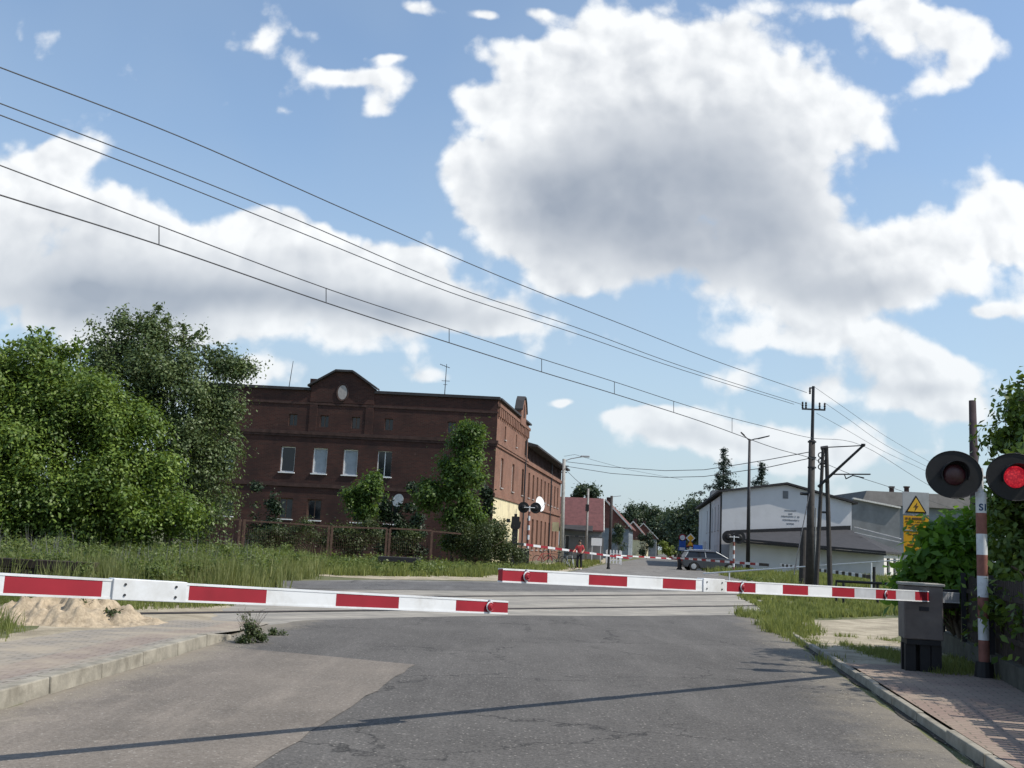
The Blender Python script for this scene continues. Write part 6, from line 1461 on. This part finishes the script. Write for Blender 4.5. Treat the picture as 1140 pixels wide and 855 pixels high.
# behind the buildings
def spruce(px, top, base_py, wpx, Y, n, label):
    b_ = at(px, 610, Y); b_ = (b_.x, b_.y, 0); s_ = Y / F; H = at(px, top, Y).z; z0 = 1.0; t_ = thing('spruce', label, 'tree', b_, 0, 'spruces behind the white building')
    MB().path([(0, 0, -.1), (0, 0, H * .6), (0, 0, H - .2)], [.3, .16, .03], 8).build('trunk', M['bark'], t_)
    mb_l = []
    k_ = 0; z = H
    while z > z0 + 1:
        f = (H - z) / (H - z0); rad = 2.7 * wpx * s_ * (f ** .8) * random.uniform(.6, 1.15)
        for b in range(5 + int(6 * f)):
            a_ = random.random() * 6.28; rr_ = rad * random.uniform(.6, 1.1)
            for q_ in range(4):
                fr = (q_ + .6) / 4; mb_l.append((math.cos(a_) * rr_ * fr, math.sin(a_) * rr_ * fr, z - fr * rr_ * .25, .30 * (1.2 - fr * .6) * (.35 + f), .30 * (1.2 - fr * .6) * (.35 + f), .16))
        z -= .55
    foliage('crown', mb_l, n, .30, M['leafG'], t_, clump=.16, per=10, droop=.5, aspect=.35)
spruce(804, 501, 560, 24, 135, 26000, 'tall spruce rising behind the left end of the white building roof')
spruce(847, 517, 560, 19, 135, 16000, 'smaller spruce behind the white building gable')
b_ = at(652.5, 600, 135); b_ = (b_.x, b_.y, 0)
tree('round_tree', 'small crowned tree showing above the red roof', b_, 6, lob(b_, 135, [(650, 545, 9, 7, 0), (656, 543, 7, 5, 0), (645, 550, 5, 5, 0), (660, 549, 5, 4, 0)]), 5000, .35, 'leafF', .2, clump=.3, limbs=5)
def far_tree(label, px, top, wpx, Y, n=9000, mat='leafF'):
    b_ = at(px, 610, Y); b_ = (b_.x, b_.y, 0); h_ = 612 - top
    arr = [(px, top + h_ * .25, wpx * .62, h_ * .26, 0), (px - wpx * .4, top + h_ * .42, wpx * .5, h_ * .24, 0), (px + wpx * .42, top + h_ * .40, wpx * .5, h_ * .26, 1), (px, top + h_ * .65, wpx * .9, h_ * .33, 0), (px + wpx * .1, top + h_ * .1, wpx * .3, h_ * .12, 0)]
    tree('far_tree', label, b_, 5, lob(b_, Y, arr), n, .55, mat, .3, .7, 'tree', 'trees at the end of the road', .4, limbs=4, per=20)
for a in (('leftmost crown of the wood beyond the small far house', 700, 566, 16, 235), ('round crown in the wood right of the first', 716, 563, 15, 240), ('darker crown in the middle of the distant wood', 731, 565, 15, 235), ('low crown in the gap of the distant wood', 745, 568, 14, 240), ('crown at the right of the distant wood beside the tall tree', 752, 572, 14, 215),
          ('tall tree left of the white building, highest of the distant wood', 766, 552, 19, 190), ('tree close behind the road signs and the white building', 775, 566, 14, 170), ('crown at the left behind the cream house', 685, 572, 14, 240)):
    far_tree(*a)
struct(foliage('woodland', lob((0, 0), 300, [(690 + i * 14, 590 + (i % 3) * 3, 16, 18, 0) for i in range(8)]), 16000, .8, M['leafF'], None, clump=.9), 'stuff')
shrub('rounded yellow green bush at the end of the road', [(743, 610, 6, 6, 0), (748, 613, 4, 4, 0)], 150, 3000, .25, 'leafY', group='bushes by the road')
shrub('dark ivy covered bush against the second house', [(688, 598, 6, 11, 0), (694, 605, 5, 8, 0)], 122, 3500, .22, 'leafF', group='bushes by the road')
shrub('dark hedge before the far small house', [(720, 603, 6, 10, 0), (714, 609, 6, 6, 0)], 150, 2500, .25, 'leafD', group='bushes by the road')
# right hand vegetation
Yr = 15.6
b_ = at(1065, 650, Yr); b_ = (b_.x, b_.y, 0)
tree('leafy_bush', 'bright broad leaved bush between the warning sign and the striped post', b_, .6, lob(b_, Yr, [(1068, 590, 15, 17, .4), (1062, 622, 13, 16, .3), (1070, 615, 24, 28, 0), (1060, 650, 36, 30, 0), (1035, 650, 16, 22, .4), (1018, 642, 10, 10, .6), (1012, 628, 5, 5, .5), (1085, 590, 14, 16, .6), (1075, 660, 30, 30, .3)]), 10500, .16, 'leafH', .05, clump=.13, cat='bush', limbs=8, shell=.35)
b_ = at(1150, 650, 14.2); b_ = (b_.x + .6, b_.y, 0)
tree('leafy_tree', 'dark shady tree behind the striped signal post at the right edge', b_, 1.2, lob(b_, 14.2, [(1120, 610, 26, 34, 0), (1125, 660, 30, 36, 0), (1160, 560, 34, 50, 0), (1175, 640, 50, 60, 0), (1200, 500, 70, 70, .5), (1150, 700, 50, 40, 0), (1108, 580, 14, 14, .6), (1230, 600, 90, 90, 0), (1180, 440, 40, 30, .3), (1134, 640, 16, 26, -1.7), (1142, 690, 20, 28, -2.4), (1124, 690, 8, 14, -1.6)]), 42000, .105, 'leafA', .14, clump=.15, limbs=12, shell=.4)
dt = [o for o in COL.objects if o.name.startswith('leafy_tree')][0]
sprays(dt, b_, 13.2, [(1160, 440, 1131, 425), (1160, 455, 1133, 446), (1155, 520, 1128, 503), (1150, 530, 1138, 494), (1160, 425, 1136, 420)], 'leafA', .11, 14, .045)
# tall trees beyond the right edge that shade the pavement
for (x, y, z, lab) in ((9.75, 10.6, 3.7, 'shady tree beyond the right edge beside the pavement'), (10.1, 13.6, 3.9, 'farther shady tree outside the picture on the right')):
    tree('shade_tree', lab, (x, y, 0), 2.0, [(0, 0, z, 1.9, 1.9, 1.5), (-.9, .8, z - .6, 1.1, 1.2, 1.0), (.8, -1, z + .5, 1.6, 1.6, 1.2), (-.3, 1.8, z - .4, 1.2, 1.2, 1.1)], 30000, .17, 'leafA', .16, clump=.28, limbs=8)

# ------------------------------------------------------------------ grass and weeds
def field(name, poly, n, h0_, h1_, wid, mat, patch=0.0, lean=.4, holes=(), z=0.0):
    q_, h = tufted(poly, n, h0_, h1_, patch, per=18 if h1_ > .3 else 26, rad=.13 if h1_ > .3 else .07)
    keep = np.ones(len(q_), bool)
    for hp in holes: keep &= ~inpoly(q_, hp)
    q_ = q_[keep]; h = h[keep]; q_[:, 2] = z
    return struct(blades(name, q_, h, wid, M[mat], lean), 'stuff')
P2 = lambda *a: [(g(*p).x, g(*p).y) for p in a]
sand_hole = [(c3.x + math.cos(a_ / 12 * 6.28) * 1.15 - .1, c3.y + 1.3 + math.sin(a_ / 12 * 6.28) * .85) for a_ in range(12)]
# tall weeds between the tracks on the left
field('tall_weeds', [(-24, 24), (-9.5, 20.5), (-6.6, 20.5), (-5.4, 24), (-5.9, 33), (-7, 44), (-24, 44)], 30000, .3, 1.05, .012, 'weed', .85, holes=(sand_hole,))
field('tall_weeds', [(-11.8, 19.3), (-7.6, 19.6), (-5.9, 21.3), (-5.6, 24), (-12.5, 23)], 12000, .3, .95, .011, 'weed', .8, holes=(sand_hole,))
# leafy weed clumps giving the band its broken top
def weedlobes(poly, n, h, r):
    q_ = scatter(poly, n); return [(p[0], p[1], h * random.uniform(.4, .8), r * random.uniform(.6, 1.3), r, h * random.uniform(.3, .6)) for p in q_]
struct(foliage('weed_leaves', weedlobes([(-13, 21), (-6.8, 20.6), (-6.0, 26), (-8, 40), (-22, 40)], 720, .72, .26), 170000, .075, M['leafW'], None, clump=.10, per=14), 'stuff')
struct(foliage('weed_leaves', weedlobes([(-16, 37.5), (-8, 38.5), (-5.5, 37), (-1, 41.5), (.2, 47), (-2.5, 50), (-20, 48)], 260, .4, .35), 30000, .10, M['leafW'], None, clump=.12, per=14), 'stuff')
struct(foliage('weed_leaves', weedlobes(P2((776, 630), (845, 635), (1010, 641), (1012, 655), (868, 662), (785, 636)), 150, .25, .3), 16000, .09, M['leafW'], None, clump=.12, per=14), 'stuff')
field('seed_heads', [(-12, 20.5), (-6.8, 20.8), (-6.2, 28), (-9, 40), (-18, 38)], 2600, .7, 1.35, .010, 'seed', .9, .25)
field('verge_grass', [(-16, 37), (-7.5, 38), (-5.5, 36), (-1, 41), (.2, 47), (-2.5, 50), (-20, 50)], 52000, .16, .55, .018, 'grass', .75)
field('verge_grass', [(-9.5, 9), (-6.2, 9.0), (-5.75, 11.2), (-6.4, 12.6), (-8.2, 15.2), (-13, 18)], 38000, .06, .24, .005, 'grass', .8, .6, holes=(sand_hole,))
field('verge_grass', [(-8.5, 9.3), (-5.95, 9.3), (-6.05, 12.2), (-6.3, 13.6), (-7.1, 14.6), (-9, 14.2)], 30000, .08, .34, .005, 'grass', .2, .6)
field('verge_grass', [(-9.8, 17.5), (-6.5, 17.2), (-5.3, 18.6), (-5.0, 20.5), (-7, 21), (-11, 20)], 16000, .08, .32, .007, 'grass', 1.05, .5, holes=(sand_hole,))
field('verge_grass', P2((868, 664), (930, 659), (1012, 656), (1040, 668), (1003, 685), (940, 688), (880, 690), (850, 680), (820, 662)), 42000, .08, .26, .012, 'grass', .7)
field('verge_grass', P2((776, 629), (845, 634), (1010, 640), (1012, 655), (930, 658), (868, 662), (845, 650), (785, 636)), 60000, .2, .6, .022, 'grass', .6)
field('verge_grass', [(KR(14.5) + .9, 14.5), (KR(14.5) + 2.2, 14.5), (KR(18.5) + 2.0, 18.5), (KR(19.5) + .5, 19.5), (KR(17) + .6, 17)], 10000, .04, .14, .006, 'grass', .95, .6)
field('verge_grass', [(KR(12.4) + 1.1, 12.4), (KR(12.2) + 2.2, 12.2), (KR(15) + 2.2, 15), (KR(15) + .9, 15)], 5000, .04, .13, .006, 'grass', .9, .6, z=.08)
field('kerb_grass', [(KR(14) - .1, 14), (KR(14) + .16, 14), (KR(22) + .5, 22), (KR(22) - .2, 22)], 5000, .04, .16, .006, 'grass', .95, .6)
field('kerb_grass', [(KR(19) - .3, 19), (KR(19) + .6, 19), (KR(25) + 1.0, 25), (KR(25) - .6, 25)], 5000, .08, .3, .008, 'grass', .9, .6)
field('verge_grass', [(.6, 50), (2.6, 56), (3.6, 62), (0, 66), (-4, 56)], 12000, .1, .4, .025, 'grass', .8)
field('verge_grass', [(3.0, 66), (5.0, 66), (8.5, 92), (6.5, 92)], 8000, .1, .4, .03, 'grass', .8)
# weed growing at the kerb end
wq = g(277, 716); t_ = thing('weed_plant', 'scraggy weed with dry stalks growing at the left kerb end', 'weed', (wq.x, wq.y, 0))
mb = MB()
for i in range(26):
    a_ = random.random() * 6.28; r_ = random.uniform(.05, .22); h = random.uniform(.18, .42); e = Vector((math.cos(a_) * r_, math.sin(a_) * r_, h)); mb.path([(0, 0, 0), e * .5 + Vector((0, 0, .04)), e], [.004, .003, .0015], 4)
    for j in range(3): s_ = e * random.uniform(.5, 1); mb.tube(s_, s_ + Vector((random.gauss(0, .04), random.gauss(0, .04), .05)), .0022, .001, 4)
mb.build('stalks', M['bark'], t_)
foliage('leaves', [(0, 0, .07, .16, .14, .07), (.05, 0, .15, .10, .09, .10), (-.03, .02, .34, .06, .05, .06)], 1500, .038, M['leafE'], t_, clump=.035, per=12)
wq = g(313, 708); t_ = thing('weed_plant', 'tiny weed tuft on the gravel right of the scraggy weed', 'weed', (wq.x, wq.y, 0)); foliage('leaves', [(0, 0, .04, .12, .10, .04)], 350, .035, M['leafE'], t_, clump=.03, per=10)
for (px, py, lb) in ((385, 414 + 200, ''),): pass
# tufts along the sand heap and dry twigs on it
for i, (px, py, s_, lb) in enumerate(((92, 672, .20, 'uprooted dark plant stuck in the sand heap'), (96, 690, .14, 'dry little plant at the foot of the sand heap'), (128, 682, .12, 'small green seedling on the right flank of the sand heap'))):
    w_ = at(px, py, 15.0); t_ = thing('weed_plant', lb, 'weed', (w_.x, w_.y, max(.02, w_.z - s_ * .3)), 0); mb = MB()
    for k_ in range(9): a_ = random.random() * 6.28; e = Vector((math.cos(a_) * s_ * .8, math.sin(a_) * s_ * .6, s_ * random.uniform(.4, 1.1))); mb.path([(0, 0, -.05), e * .6, e], [.006, .004, .002], 4)
    mb.build('stalks', M['darkwood'], t_); foliage('leaves', [(0, 0, s_ * .5, s_ * .6, s_ * .5, s_ * .4)], 160, .05, M['leafE'], t_, clump=.04, per=8)
# gravel and grit along the left kerb
def stones(name, poly, n, s0, mat, z=.012):
    q_ = scatter(poly, n); n = len(q_); q_[:, 2] = z; s = s0 * (.4 + rng.random(n) ** 2 * 1.2)
    D_ = np.array([[1, 0, 0], [0, 1, 0], [-1, 0, 0], [0, -1, 0], [0, 0, .8], [0, 0, -.5]]); V = q_[:, None, :] + D_[None] * s[:, None, None] * (.7 + .6 * rng.random((n, 6, 1)))
    T_ = np.array([0, 1, 4, 1, 2, 4, 2, 3, 4, 3, 0, 4]); F_ = ((np.arange(n) * 6)[:, None] + T_).ravel()
    return struct(rawmesh(name, V.reshape(-1, 3), F_, np.full(n * 4, 3), M[mat]), 'stuff')
stones('grit', [(KL(4), 4), (KL(4) + .35, 4), (KL(13) + .5, 13), (KL(15), 15.5), (KL(13), 13)], 700, .006, 'kerb')
stones('grit', [(KR(4), 4), (KR(4) - .5, 4), (KR(18) - .7, 18), (KR(18), 18)], 1200, .006, 'kerb')
